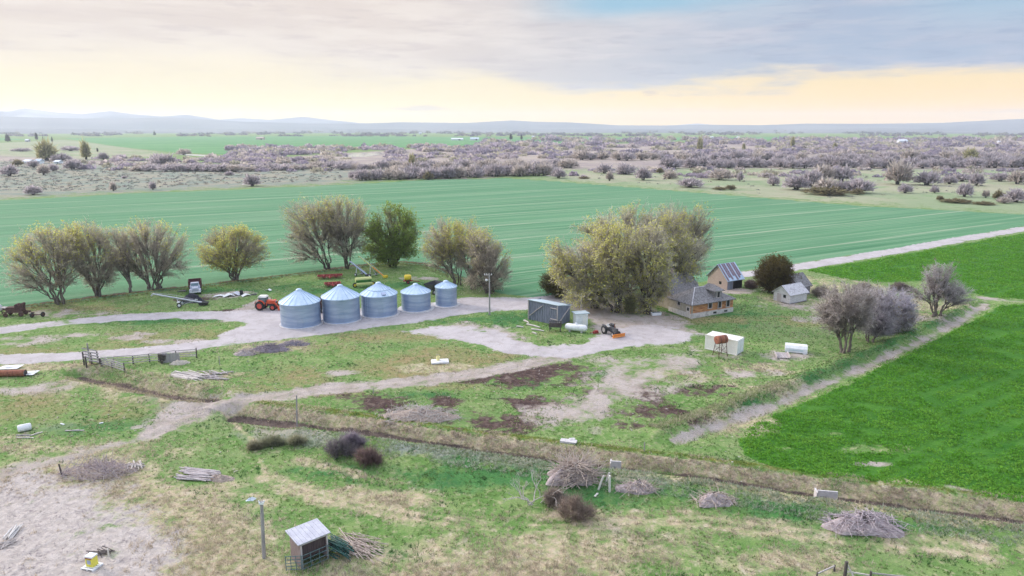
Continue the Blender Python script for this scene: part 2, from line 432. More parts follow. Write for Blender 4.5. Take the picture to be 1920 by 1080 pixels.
bare = mx(mx(mx(lines([([(1075, 662), (1000, 680), (880, 701), (760, 718), (600, 729), (470, 749), (400, 766), (330, 792), (280, 812)], 3.4),
    ([(1850, 568), (1800, 600), (1700, 650), (1600, 697), (1500, 738), (1400, 776), (1330, 802), (1262, 822)], 1.15),
    ([(500, 560), (460, 580), (430, 600)], 2.5),
    ([(1845, 560), (1920, 566), (2200, 572)], 2.0)], .8),
    polys([[(1060, 552), (1100, 550), (1200, 575), (1260, 595), (1320, 625), (1250, 640), (1130, 636), (1110, 610), (1080, 585), (1050, 572)],
           [(400, 740), (440, 745), (420, 775), (350, 800), (290, 812), (270, 800), (330, 770)],
           [(800, 618), (870, 606), (960, 620), (1000, 650), (930, 655), (860, 640)]], 2.0)),
    .62 * polys([[(1080, 668), (1200, 660), (1310, 652), (1345, 690), (1260, 722), (1190, 760), (1115, 815), (1030, 795), (990, 770), (1080, 735), (1110, 700)]], 3.0)), .75 * blobs([(1240, 676, 60, 8), (1400, 700, 50, 8), (45, 637, 55, 9), (150, 628, 40, 4), (240, 632, 30, 5), (270, 625, 20, 3), (330, 640, 50, 4), (60, 730, 60, 10), (1640, 868, 34, 4), (1470, 668, 45, 8), (1480, 576, 50, 6), (790, 522, 30, 4), (1790, 918, 22, 10), (1380, 546, 50, 4), (1740, 600, 60, 6), (1350, 668, 40, 5), (100, 588, 90, 7), (430, 553, 40, 5), (640, 700, 30, 5), (1540, 600, 40, 6)], .7))
bare = mx(bare, .62 * lines([([(330, 792), (250, 823), (150, 850), (50, 876), (-100, 920)], 2.6)], 1.0))
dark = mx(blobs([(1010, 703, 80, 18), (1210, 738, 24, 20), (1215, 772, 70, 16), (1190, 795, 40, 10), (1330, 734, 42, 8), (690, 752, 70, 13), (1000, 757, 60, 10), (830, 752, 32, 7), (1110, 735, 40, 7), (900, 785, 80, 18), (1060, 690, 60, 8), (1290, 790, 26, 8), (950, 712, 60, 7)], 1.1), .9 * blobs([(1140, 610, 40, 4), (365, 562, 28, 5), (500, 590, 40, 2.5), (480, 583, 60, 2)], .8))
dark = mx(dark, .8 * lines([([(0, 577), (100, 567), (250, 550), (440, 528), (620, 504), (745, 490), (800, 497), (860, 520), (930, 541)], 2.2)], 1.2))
dark = mx(dark, .47 * lines([([(1856, 567), (1800, 600), (1700, 650), (1600, 697), (1500, 738), (1400, 776), (1330, 802), (1262, 822)], 1.3)], .5))
straw = mx(mx(polys([[(-400, 870), (0, 888), (80, 868), (180, 850), (270, 862), (300, 895), (420, 925), (520, 985), (545, 1080), (300, 1150), (-400, 1150)],
    [(540, 1060), (640, 1040), (760, 1050), (900, 1010), (1040, 985), (1180, 1000), (1290, 1020), (1240, 1060), (1000, 1120), (540, 1150)]], 3.0),
    blobs([(30, 835, 55, 14), (740, 935, 60, 14), (660, 920, 40, 8), (1050, 965, 70, 10), (270, 730, 110, 14), (200, 850, 90, 20), (840, 1050, 80, 20), (1190, 975, 40, 12), (950, 970, 40, 14), (390, 960, 40, 12), (1500, 1050, 90, 18), (1280, 960, 30, 6), (1370, 790, 50, 14), (1450, 735, 60, 12), (1400, 690, 60, 9), (1600, 570, 100, 14), (1550, 540, 70, 12), (1680, 570, 80, 12), (1260, 700, 70, 10), (380, 705, 60, 7), (510, 650, 70, 8), (90, 690, 80, 8), (850, 690, 60, 6), (1700, 905, 40, 6)], 1.2)),
    .8 * lines([([(560, 800), (700, 800), (860, 822), (1050, 842), (1200, 868), (1420, 895), (1540, 912), (1700, 925), (1920, 962)], 1.6), ([(1160, 897), (1300, 914), (1500, 948), (1700, 976), (1920, 1004)], 1.6), ([(500, 905), (640, 946), (800, 976), (900, 991), (1030, 996), (1200, 986), (1300, 981), (1500, 1008), (1700, 1026), (1920, 1052)], 1.1), ([(500, 893), (640, 933), (800, 963), (900, 978), (1030, 983), (1200, 974), (1320, 970), (1500, 994), (1700, 1013), (1920, 1036)], 1.1), ([(560, 862), (700, 895), (760, 905)], .6)], .8))
wtrack = .78 * lines([(p_[0], .55) for p_ in TRK], .28)
straw = mx(straw, wtrack)
mown = mx(polys([[(-400, 900), (0, 905), (80, 892), (190, 915), (260, 945), (310, 985), (330, 1040), (300, 1150), (-400, 1150)]], 3.0), .75 * polys([[(330, 765), (430, 755), (420, 775), (350, 800), (280, 815), (250, 812)], [(0, 890), (60, 880), (120, 900), (40, 920), (0, 920)]], 2))
wheat = polys([WHEAT], .8)
alf = polys([ALF1, ALF2], .8)
alf = alf * (1 - .8 * blobs([(1640, 868, 34, 4), (1790, 920, 24, 12), (1620, 840, 70, 10), (1560, 812, 50, 6), (1480, 838, 20, 6)], 1.2))
brown = mx(polys([[(450, 700), (560, 690), (610, 700), (600, 725), (470, 742), (430, 735)], [(650, 690), (800, 650), (960, 665), (960, 690), (860, 700), (740, 715)]], 3), .85 * blobs([(60, 745, 80, 22), (190, 765, 70, 22), (330, 630, 90, 14), (120, 660, 160, 10), (800, 632, 140, 8), (130, 580, 130, 10), (600, 650, 60, 8), (1330, 600, 120, 5), (640, 738, 60, 5), (1530, 605, 60, 6), (200, 540, 60, 5), (1230, 605, 60, 9), (870, 725, 80, 6)], 1.3))
sage = polys([[(-1200, 330), (0, 302), (300, 308), (640, 305), (760, 318), (740, 333), (640, 344), (300, 358), (0, 372), (-1200, 402)]], 25)
sage = mx(sage, .9 * lines([([(740, 845), (820, 856), (920, 868), (1040, 888)], 2.4), ([(520, 815), (600, 830)], 3), ([(1180, 905), (1240, 915)], 2)], 1.0))
sage = mx(sage, .8 * blobs([(500, 815, 60, 14), (90, 735, 40, 10), (340, 760, 40, 20), (300, 745, 40, 14), (120, 800, 40, 8)], 1.2))
meadow = polys([[(1000, 334), (1080, 315), (1300, 318), (1920, 312), (2800, 318), (2800, 500), (1920, 402), (1400, 368), (1200, 351)], [(-1200, 290), (0, 268), (120, 262), (240, 275), (330, 292), (200, 298), (0, 304), (-1200, 330)], [(880, 296), (1060, 294), (1300, 298), (1280, 308), (1000, 310), (860, 306)]], 20)
farg = polys([[(120, 259), (300, 256.5), (620, 255), (900, 257), (1250, 258.5), (1230, 265), (1100, 270), (960, 274), (700, 277), (540, 283), (440, 290), (330, 286), (220, 275)], [(1250, 258), (1500, 256), (1500, 262), (1250, 264)], [(-600, 262), (0, 258), (60, 262), (-200, 268)]], 30)
water = mx(polys([[(640, 294), (660, 288), (712, 285.5), (722, 288.5), (690, 293.5)], [(318, 287), (400, 291), (420, 294), (350, 292)]], 8), 0)
brush = polys([[(380, 318), (480, 300), (600, 290), (900, 272), (1300, 268), (1920, 262), (3000, 262), (3000, 322), (1920, 318), (1300, 316), (1050, 318), (900, 334), (780, 336), (700, 332), (560, 325)], [(-600, 300), (0, 292), (200, 300), (380, 306), (360, 318), (200, 316), (0, 308)]], 25)
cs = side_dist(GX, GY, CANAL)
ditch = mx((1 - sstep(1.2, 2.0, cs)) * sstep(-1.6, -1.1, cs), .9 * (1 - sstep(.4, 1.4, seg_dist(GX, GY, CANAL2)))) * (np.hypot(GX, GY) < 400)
cs = side_dist(GX, GY, CANAL)
yg = np.where((cs > 2.2) & (cs < 5.4), np.clip(1 - np.abs(cs - 3.7) / 1.1, 0, 1), 0) * .95
straw = mx(straw, np.where((cs > 1.5) & (cs < 2.9) & (np.hypot(GX, GY) < 400), .95, 0)); lushm = 1 - np.where((cs > -4) & (cs < 5), .8, 0)
yg = mx(yg, .8 * lines([([(930, 541), (860, 522), (740, 487), (620, 503), (440, 527), (250, 549)], 3.0)], 1.5) * (side_dist(GX, GY, FEDGE) > .6))
lush = mx(polys([[(1000, 545), (1290, 590), (1420, 560), (1440, 580), (1400, 630), (1300, 640), (1180, 590)]], 4) * .55, blobs([(1100, 930, 70, 22), (1480, 960, 110, 26), (1620, 995, 150, 14), (900, 895, 170, 16), (180, 800, 70, 16), (1190, 585, 40, 8), (1370, 590, 50, 16), (640, 885, 60, 10), (1290, 935, 60, 20), (560, 575, 60, 6), (640, 545, 100, 12), (740, 540, 80, 10), (320, 600, 120, 5), (450, 700, 40, 8), (980, 720, 70, 10), (1130, 700, 30, 8), (960, 598, 80, 10), (720, 1040, 60, 10), (1300, 690, 40, 8), (800, 740, 90, 7), (440, 545, 60, 6)], 1.4))
lush = mx(lush, .85 * lines([([(1800, 585), (1700, 632), (1600, 680), (1500, 722), (1400, 762), (1320, 795)], 2.0), ([(-300, 398), (0, 376), (300, 362), (640, 348), (790, 338)], 5)], 1.2))
me = bpy.data.meshes.new('ground')
V = np.stack([GX, GY, GZ], -1).astype(np.float32)
me.vertices.add(len(V)); me.vertices.foreach_set('co', V.ravel())
me.loops.add(q.size); me.loops.foreach_set('vertex_index', q.ravel().astype(np.int32))
me.polygons.add(len(q)); me.polygons.foreach_set('loop_start', np.arange(0, q.size, 4, dtype=np.int32)); me.polygons.foreach_set('loop_total', np.full(len(q), 4, np.int32))
me.polygons.foreach_set('use_smooth', np.ones(len(q), bool))
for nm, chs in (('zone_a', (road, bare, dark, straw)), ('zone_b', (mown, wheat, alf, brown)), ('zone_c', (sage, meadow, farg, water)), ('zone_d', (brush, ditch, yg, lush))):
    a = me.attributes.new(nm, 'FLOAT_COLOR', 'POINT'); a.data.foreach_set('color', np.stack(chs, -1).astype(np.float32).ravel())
me.update(); me.validate()
ground = bpy.data.objects.new('ground', me); COL.objects.link(ground); tag(ground, kind='structure')

gm = bpy.data.materials.new('ground_cover'); gm.use_nodes = True; G = NT(gm.node_tree); gb = G.n['Principled BSDF']
gb.inputs['Roughness'].default_value = .95; gb.inputs['Specular IOR Level'].default_value = .08
pos = G.node('ShaderNodeTexCoord').outputs['Object']
chan = {}
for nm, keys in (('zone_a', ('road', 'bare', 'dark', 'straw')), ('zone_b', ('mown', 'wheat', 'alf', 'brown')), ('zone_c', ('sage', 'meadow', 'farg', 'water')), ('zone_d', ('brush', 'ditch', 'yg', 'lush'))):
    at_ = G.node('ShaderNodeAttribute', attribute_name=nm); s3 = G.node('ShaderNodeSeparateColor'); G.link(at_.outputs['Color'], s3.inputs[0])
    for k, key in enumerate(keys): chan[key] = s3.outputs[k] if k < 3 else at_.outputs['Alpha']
nA = G.noise(pos, .05, 4, .6); nB = G.noise(pos, .32, 4, .6, .3); nC = G.noise(pos, 1.5, 4, .65, .2); nD = G.noise(pos, 6.0, 3, .7)
nE = G.noise(G.mapping(pos, loc=(31, 17, 0)), .9, 5, .7, .4)
far_n = G.noise(pos, .012, 5, .65)
rag = G.math('ADD', G.math('MULTIPLY', G.math('SUBTRACT', nE, .5), .9), G.math('ADD', G.math('MULTIPLY', G.math('SUBTRACT', nB, .5), 1.0), G.math('MULTIPLY', G.math('SUBTRACT', G.noise(pos, .11, 3, .6, .5), .5), 1.2)))
def edge(ch, amt, w=.12):
    """mask with a ragged natural rim"""
    j = G.math('MULTIPLY', G.math('MULTIPLY', rag, amt * 2.0), G.math('MULTIPLY', chan[ch], 5.0, clamp=True))
    return G.smooth(G.math('ADD', chan[ch], j), .5 - w, .5 + w)
A_ = lambda *c: srgb(*c)
def three(a, b, c, na, nb, lo=.38, hi=.62):
    x = G.mix(G.smooth(na, lo, hi), a, b); return G.mix(G.smooth(nb, .50, .72, 0, .8), x, c)
KG = {}
KG['grass'] = three((.125, .225, .060), (.195, .275, .095), (.40, .37, .22), nB, nC)
KG['grass'] = G.mix(G.smooth(nE, .60, .74, 0, .75), KG['grass'], (.055, .145, .042))
KG['grass'] = G.mix(G.smooth(nA, .5, .7, 0, .5), KG['grass'], (.20, .235, .12))
base = KG['grass']
def over(ch, amt, w, col):
    global base
    base = G.mix(edge(ch, amt, w), base, col)
# far zones
over('meadow', .8, .35, three((.26, .31, .18), (.36, .34, .235), (.19, .28, .13), far_n, nA))
over('brush', .8, .35, three((.33, .27, .25), (.42, .35, .29), (.22, .18, .19), far_n, nA))
over('sage', .7, .3, three((.22, .25, .205), (.32, .29, .22), (.15, .185, .15), nA, nC))
over('farg', .25, .1, three((.10, .25, .10), (.14, .30, .12), (.16, .27, .13), far_n, nA))
over('lush', .9, .35, three((.045, .140, .045), (.070, .190, .055), (.12, .21, .07), nB, nD))
over('brown', 1.0, .4, three((.28, .22, .11), (.20, .22, .085), (.38, .30, .19), nB, nC))
over('yg', .9, .3, three((.16, .17, .035), (.10, .15, .03), (.32, .27, .13), nB, nC))
# wheat: drilled rows and pale streaks along the drilling direction
rows = G.mapping(pos, rot=(0, 0, -math.radians(90 - 60.6)))
srow = G.noise(G.mapping(rows, sca=(.010, .30, 1)), 1.0, 5, .62)
srow2 = G.noise(G.mapping(rows, loc=(50, 9, 0), sca=(.004, .9, 1)), 1.0, 4, .7)
blot = G.noise(G.mapping(rows, sca=(.010, .03, 1)), 1.0, 3, .6)
wcol = G.mix(G.smooth(srow, .30, .70), (.080, .205, .102), (.135, .280, .148))
wcol = G.mix(G.smooth(srow2, .52, .66, 0, .9), wcol, (.27, .35, .23))
wcol = G.mix(G.smooth(srow2, .34, .46, .8, 0), wcol, (.030, .135, .058))
wcol = G.mix(G.smooth(blot, .52, .72, 0, .45), wcol, (.19, .29, .18))
sp_ = G.node('ShaderNodeSeparateXYZ'); G.link(rows, sp_.inputs[0])
tram = G.math('FRACT', G.math('MULTIPLY', G.math('ADD', sp_.outputs[1], G.math('MULTIPLY', G.math('SUBTRACT', blot, .5), 3.0)), 1 / 27.0))
tram = G.smooth(G.math('ABSOLUTE', G.math('SUBTRACT', tram, .5)), .012, .034, 1, 0)
wcol = G.mix(G.math('MULTIPLY', tram, G.smooth(srow, .38, .56, 0, .8)), wcol, (.34, .38, .27))
over('wheat', .3, .1, wcol)
# alfalfa
ar = G.mapping(pos, rot=(0, 0, -math.radians(90 - 58)))
arow = G.noise(G.mapping(ar, sca=(.03, .5, 1)), 1.0, 3, .6)
acol = three((.050, .155, .020), (.070, .190, .025), (.036, .115, .015), nB, nD)
acol = G.mix(G.smooth(arow, .60, .70, 0, .6), acol, (.03, .12, .015))
over('alf', .5, .1, acol)
over('straw', 1.0, .35, three((.46, .37, .255), (.30, .31, .15), (.56, .48, .36), nC, nE))
over('mown', .7, .25, three((.41, .36, .325), (.51, .45, .41), (.27, .23, .225), nC, nE))
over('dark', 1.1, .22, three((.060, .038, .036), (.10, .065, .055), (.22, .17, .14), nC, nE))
over('bare', 1.0, .34, three((.36, .30, .26), (.43, .37, .335), (.23, .23, .14), nB, nE))
rcol = three((.42, .38, .38), (.48, .44, .44), (.33, .285, .26), nB, nE)
over('road', .8, .2, rcol)
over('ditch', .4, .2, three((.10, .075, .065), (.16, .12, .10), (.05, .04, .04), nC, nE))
# bare flecks and stones scattered in the grass
base = G.mix(G.math('MULTIPLY', G.smooth(nD, .66, .74, 0, .45), G.smooth(nB, .5, .6)), base, (.42, .38, .28))
G.link(base, gb.inputs['Base Color'])
wm = edge('water', .15, .1)
G.link(G.mix(wm, (.95, .95, .95), (.05, .05, .05)), gb.inputs['Roughness'])
gb2 = G.mix(wm, base, (.12, .13, .14)); G.link(gb2, gb.inputs['Base Color'])
bh = G.math('ADD', G.math('MULTIPLY', nC, .5), G.math('MULTIPLY', nD, .22))
bp = G.node('ShaderNodeBump'); bp.inputs['Strength'].default_value = .8; bp.inputs['Distance'].default_value = .35
flat = G.math('MAXIMUM', G.math('MAXIMUM', chan['road'], chan['wheat']), wm)
G.link(G.math('MULTIPLY', bh, G.smooth(flat, 0, 1, 1, .12)), bp.inputs['Height']); G.link(bp.outputs[0], gb.inputs['Normal'])
me.materials.append(gm)

# ================================================================ far hills
def hills(name, r0, r1, prof, seed, m, detail=.22, rows_=14):
    """a range of real hills: sil(az) gives the crest height as seen from the farm"""
    us = np.array([p[0] for p in prof], float); vs_ = np.array([p[1] for p in prof], float)
    azs = np.radians(np.linspace(-52, 52, 900)); rs = np.linspace(r0, r1, rows_)
    u = 960 + FPX * np.tan(azs) * CP * 1.0
    v = np.interp(u, us, vs_)
    crest = (241 - v) / FPX * .95
    Rm, Am = np.meshgrid(rs, azs, indexing='ij')
    t = (Rm - r0) / (r1 - r0); prof_t = np.sin(np.clip(t * 1.25, 0, 1) * math.pi / 2) ** 1.1 * np.where(t > .8, 1 - (t - .8) * 3.0, 1)
    X = Rm * np.sin(Am); Y = Rm * np.cos(Am)
    nz = fbm(X / 900, Y / 900, seed, 4) - .5; n2 = 1 - np.abs(fbm(X / 2200, Y / 2200, seed + 5, 3) * 2 - 1)
    Zh = crest[None, :] * Rm * prof_t * (1 + detail * nz * (1 - .7 * prof_t)) * (.72 + .28 * (prof_t + (1 - prof_t) * n2)) + (H - 6) * prof_t
    Zh[0] = -30; Zh[-1] = -30
    n, k = X.shape; g = np.arange(n * k).reshape(n, k)
    F = np.stack([g[:-1, :-1], g[1:, :-1], g[1:, 1:], g[:-1, 1:]], -1).reshape(-1, 4)
    o = np_obj(name, np.stack([X, Y, Zh], -1).reshape(-1, 3), F, m, smooth=True)
    return tag(o, kind='structure')
hill_m = mat('distant_slope', (.13, .14, .17), (.20, .20, .22), .0012, .95, stretch=(1, 1, 3))
hill_m2 = mat('far_mountain', (.17, .18, .22), (.34, .34, .38), .0009, .95, stretch=(1, 1, 4), c3=(.5, .5, .52))
hills('mountains', 8800, 10400, [(-900, 212), (0, 213), (70, 214), (98, 209), (150, 214.5), (200, 217), (250, 212), (290, 217), (340, 220), (385, 217), (440, 225), (480, 222), (530, 225), (590, 219), (640, 225), (690, 230), (760, 236), (1100, 238), (1250, 234), (1290, 231), (1340, 236), (2800, 240)], 3, hill_m2)
hills('hills', 6800, 8400, [(-900, 219), (0, 221), (200, 224), (360, 222), (480, 228), (600, 231), (690, 231), (760, 228.5), (880, 229.5), (960, 225), (1000, 227.5), (1060, 228.5), (1150, 234), (1240, 234.5), (1300, 233), (1400, 234), (1480, 231.5), (1600, 232), (1720, 231), (1830, 226.5), (1920, 224), (2800, 215)], 13, hill_m)
hills('low_hills', 5200, 6400, [(-900, 240.5), (0, 239), (120, 239.5), (300, 240.6), (1440, 241), (1520, 242), (1600, 238), (1680, 240), (1760, 241.5), (2800, 241)], 23, hill_m, .3, 10)

# ================================================================ haze: one closed box of even air
hb = MB(); hb.box((0, 4400, 134), (24000, 14000, 280)); 
hm = bpy.data.materials.new('haze_air'); hm.use_nodes = True; HN = NT(hm.node_tree)
HN.n.remove(HN.n['Principled BSDF'])
pv = HN.node('ShaderNodeVolumePrincipled'); pv.inputs['Color'].default_value = (.86, .90, 1.0, 1); pv.inputs['Density'].default_value = HAZE_D; pv.inputs['Density Attribute'].default_value = ''
pv.inputs['Anisotropy'].default_value = .2
HN.link(pv.outputs[0], HN.n['Material Output'].inputs['Volume'])
hm.cycles.homogeneous_volume = True
hz_o = hb.build('haze', hm); tag(hz_o, kind='stuff')
# ================================================================ trees and shrubs
def tubes(paths, radii, sides):
    """paths (n,m,3), radii (n,m) -> verts, quads"""
    paths = np.asarray(paths, float); n, m, _ = paths.shape
    t = np.gradient(paths, axis=1); t /= np.linalg.norm(t, axis=2, keepdims=True) + 1e-9
    ref = np.array([.31, .87, .18])
    x = np.cross(t, ref); x /= np.linalg.norm(x, axis=2, keepdims=True) + 1e-9
    y = np.cross(t, x)
    a = np.arange(sides) * 2 * math.pi / sides
    r = np.asarray(radii)[:, :, None, None]
    v = paths[:, :, None, :] + r * (x[:, :, None, :] * np.cos(a)[None, None, :, None] + y[:, :, None, :] * np.sin(a)[None, None, :, None])
    idx = np.arange(n * m * sides).reshape(n, m, sides)
    f = np.stack([idx[:, :-1], np.roll(idx[:, :-1], -1, 2), np.roll(idx[:, 1:], -1, 2), idx[:, 1:]], -1).reshape(-1, 4)
    return v.reshape(-1, 3), f
def bez(a, b, c, m):
    t = np.linspace(0, 1, m)[None, :, None]
    return (1 - t) ** 2 * a[:, None] + 2 * t * (1 - t) * b[:, None] + t * t * c[:, None]
def kmeans(P, k, rng, it=6):
    C = P[rng.choice(len(P), k, replace=False)]
    for _ in range(it):
        l = ((P[:, None] - C[None]) ** 2).sum(2).argmin(1)
        C = np.array([P[l == i].mean(0) if (l == i).any() else C[i] for i in range(k)])
    return C, ((P[:, None] - C[None]) ** 2).sum(2).argmin(1)
def slivers(b, d, L, w, rng):
    """thin triangles from b along d"""
    n = len(b); s = np.cross(d, rng.normal(size=(n, 3))); s /= np.linalg.norm(s, axis=1, keepdims=True) + 1e-9
    V = np.stack([b - s * w[:, None] / 2, b + s * w[:, None] / 2, b + d * L[:, None]], 1).reshape(-1, 3)
    return V, np.arange(3 * n).reshape(-1, 3)
def leaves(c, size, rng):
    n = len(c); a = rng.normal(size=(n, 3)); a /= np.linalg.norm(a, axis=1, keepdims=True)
    b = np.cross(a, rng.normal(size=(n, 3))); b /= np.linalg.norm(b, axis=1, keepdims=True) + 1e-9
    V = np.stack([c - a * size[:, None], c - b * size[:, None] * .6, c + a * size[:, None], c + b * size[:, None] * .6], 1).reshape(-1, 3)
    return V, np.arange(4 * n).reshape(-1, 4)
def grow(lobes, rng, stems=5, limbs=7, tips=700, twigs=9, tl=1.1, tw=.055, tr=.32, fork=.12, spread=.5, droop=0.0, twig_c=(.31, .26, .20), twig_c2=None,
         bud=.3, bud_c=(.40, .40, .10), bud_s=.13, top_bias=.6, bark=None, inner=.45, leaf_n=3, nbud=None, ground=True):
    """lobes [(x,y,z,rx,ry,rz)] in the tree's own frame, base at the origin"""
    lobes = np.array(lobes, float); vol = lobes[:, 3] * lobes[:, 4] * lobes[:, 5]; pk = vol / vol.sum()
    li = rng.choice(len(lobes), tips * 2, p=pk)
    d = rng.normal(size=(tips * 2, 3)); d /= np.linalg.norm(d, axis=1, keepdims=True)
    rad = (rng.uniform(inner ** 3, 1, size=(tips * 2, 1))) ** (1 / 3)
    # uneven outline: crown surface modulated by clumps
    cl = fbm(d[:, 0] * 2.3 + li * 3.1, d[:, 2] * 2.3 + d[:, 1] * 1.7, int(rng.integers(1e6)), 2)
    rad = rad * (.80 + .38 * cl[:, None])
    P = lobes[li, :3] + d * rad * lobes[li, 3:]
    P = P[P[:, 2] > .12]
    keep = rng.random(len(P)) < .35 + 1.3 * fbm(P[:, 0] * .35, P[:, 2] * .35 + P[:, 1] * .2, int(rng.integers(1e6)), 2); P = P[keep][:tips]
    top = P[:, 2].max(); ctr = P.mean(0)
    C1, l1 = kmeans(P, stems, rng)
    f = np.array([0, 0, fork * top])
    st_base = np.zeros((stems, 3)); st_end = []
    for i in range(stems):
        dirv = C1[i] - f; st_end.append(f + dirv * .62)
    st_end = np.array(st_end)
    hd = (C1 - ctr)[:, :2]; hd = hd / (np.linalg.norm(hd, axis=1, keepdims=True) + 1e-6)
    if ground: st_base[:, :2] = hd * spread * rng.uniform(.4, 1, (stems, 1)); st_base[:, 2] = -.25
    else: st_base[:] = f
    mid = st_base * .7 + np.array([0, 0, 1.]) * (st_end[:, 2:3] * .45) + st_end * np.array([.22, .22, 0])
    sp = bez(st_base, mid, st_end, 9)
    sp[:, 1:-1] += rng.normal(size=(stems, 7, 3)) * .012 * top
    srad = np.linspace(1, .42, 9)[None] * tr * rng.uniform(.6, 1, (stems, 1)) * (1 if stems < 3 else .72)
    srad[:, 0] *= 1.35
    TV, TF = [], []
    def addt(v, fq): o = sum(len(q_) for q_ in TV); TV.append(v); TF.append(fq + o)
    addt(*tubes(sp, srad, 8))
    if not ground:
        tp = np.stack([np.linspace([0, 0, -.3], f, 6)]); tp[:, 1:-1] += rng.normal(size=(1, 4, 3)) * .01 * top
        addt(*tubes(tp, np.array([[1.5, 1.15, 1.0, .95, .92, .9]]) * tr, 9))
    lp, lr, bp, br, bt = [], [], [], [], []
    for i in range(stems):
        Q = P[l1 == i]
        if len(Q) < 8: continue
        k = min(limbs, len(Q) // 4); C2, l2 = kmeans(Q, k, rng)
        for j in range(k):
            tt = rng.uniform(.38, 1.0); s0 = sp[i, int(round(tt * 8))]
            e = s0 + (C2[j] - s0) * .8; m_ = (s0 + e) / 2 + np.array([0, 0, .12 * np.linalg.norm(e - s0)]) + rng.normal(size=3) * .05 * np.linalg.norm(e - s0)
            path = bez(s0[None], m_[None], e[None], 7)[0]; path[1:-1] += rng.normal(size=(5, 3)) * .008 * top
            lp.append(path); r0 = srad[i, int(round(tt * 8))] * .62; lr.append(np.linspace(r0, r0 * .3 + .012, 7))
            T_ = Q[l2 == j]
            u = rng.integers(2, 7, len(T_)); b0 = path[u]
            mm = (b0 + T_) / 2 + np.array([0, 0, 1]) * (np.linalg.norm(T_ - b0, axis=1, keepdims=True) * (.10 + .25 * droop)) + rng.normal(size=T_.shape) * .15
            bp.append(bez(b0, mm, T_, 5)); br.append(np.linspace(.038, .014, 5)[None].repeat(len(T_), 0) * (tr / .3) ** .5)
    lp = np.array(lp); lr = np.array(lr); addt(*tubes(lp, lr, 5))
    bp = np.concatenate(bp); br = np.concatenate(br); BV, BF = tubes(bp, br * .9, 3)
    # fine twigs
    nb = len(bp); n = nb * twigs
    bi = np.repeat(np.arange(nb), twigs); t = rng.uniform(.35, 1.05, n)
    a0 = np.clip((t * 4).astype(int), 0, 3); fr = t * 4 - a0
    b = bp[bi, a0] + (bp[bi, a0 + 1] - bp[bi, a0]) * fr[:, None]
    bd = bp[bi, 4] - bp[bi, 2]; bd /= np.linalg.norm(bd, axis=1, keepdims=True) + 1e-9
    out = b - ctr * np.array([1, 1, .6]); out /= np.linalg.norm(out, axis=1, keepdims=True) + 1e-9
    dd = bd * .25 + out * .32 + rng.normal(size=(n, 3)) * .7 + np.array([0, 0, .08 - droop])
    dd /= np.linalg.norm(dd, axis=1, keepdims=True)
    L = tl * rng.uniform(.45, 1.25, n); w = tw * rng.uniform(.7, 1.3, n)
    V1, F1 = slivers(b, dd, L, w, rng)
    cnz = fbm(b[:, 0] * .5, b[:, 2] * .5 + b[:, 1] * .3, int(rng.integers(1e6)), 2)
    c2 = np.array(twig_c2 if twig_c2 else tuple(q_ * .7 for q_ in twig_c)); kk = np.clip((cnz - .3) * 2.5, 0, 1)[:, None]
    c1 = (np.array(twig_c) * kk + c2 * (1 - kk)) * rng.uniform(.75, 1.2, (n, 1))
    # buds and young leaves
    hrel = np.clip(b[:, 2] / top, 0, 1); pz = fbm(b[:, 0] * .28, b[:, 2] * .28 + b[:, 1] * .28, int(rng.integers(1e6)), 2)
    prob = bud * np.clip((1 - top_bias) + top_bias * 2.2 * (hrel - .45), 0, 2) * np.clip((pz - .32) * 4.5, 0, 1.6)
    sel = rng.random(n) < prob; tipp = b[sel] + dd[sel] * (L[sel] * rng.uniform(.4, 1, sel.sum()))[:, None]
    tipp = np.repeat(tipp, leaf_n, 0) + rng.normal(size=(len(tipp) * leaf_n, 3)) * .16
    V2, F2 = leaves(tipp, bud_s * rng.uniform(.6, 1.3, len(tipp)), rng)
    cb = np.array(bud_c) * rng.uniform(.65, 1.25, (len(tipp), 1)) * np.array([1, 1, 1.])
    cbr = np.repeat(np.array(c2)[None] * .8, len(BF), 0)
    return np.concatenate(TV), np.concatenate(TF), np.concatenate([V1, V2, BV]), [F1, F2 + len(V1), BF + len(V1) + len(V2)], np.concatenate([c1, cb, cbr])
bark_m = mat('tree_bark', (.115, .090, .075), (.20, .165, .14), 5, .9, bump=.03, stretch=(1, 1, .25))
bark_d = mat('dark_bark', (.060, .048, .042), (.12, .095, .08), 5, .9, bump=.03, stretch=(1, 1, .25))
bark_g = mat('grey_bark', (.17, .145, .13), (.26, .22, .20), 5, .9, bump=.03, stretch=(1, 1, .25))
crown_m = tint_mat('crown_foliage', .85, .65, .62)
def plant(name, label, cat, base, lobes_px, seed, group=None, trunk_m=None, trunk='trunk', **kw):
    p = at(*base); L = []
    for lo in lobes_px:
        u, v, ru, rv = lo[:4]; dy = lo[4] if len(lo) > 4 else 0
        rx = px(p, ru); rz = px(p, rv) / math.cos(PIT) * 1.0; ry = (rx + rz) / 2 if ru < 2.2 * rv else rx * .6
        L.append((px(p, u - base[0]), dy, top_z(p, v) - p.z, rx, ry, rz))
    TVv, TFf, CV, CF, CC = grow(L, np.random.default_rng(seed), **kw)
    t = thing(name, label, cat, p, 0, group)
    np_obj(trunk, TVv, TFf, trunk_m or bark_m, t, smooth=True)
    np_obj('crown', CV, CF, crown_m, t, CC)
    return t
Y1 = dict(twig_c=(.74, .66, .53), twig_c2=(.58, .51, .43), bud_c=(.76, .74, .20))
rowk = dict(stems=7, limbs=8, tips=1300, twigs=11, tr=.36, spread=.75, bud=.30, top_bias=.85, tl=.85, tw=.048, inner=.58, **Y1)
GR = 'leafing trees along the field edge'
plant('tree', 'leftmost broad fan shaped tree of the row on the field edge, beside the brown machine', 'tree', (112, 568), [(88, 487, 70, 58), (112, 455, 52, 36), (46, 522, 38, 30), (140, 500, 36, 40)], 101, GR, **rowk)
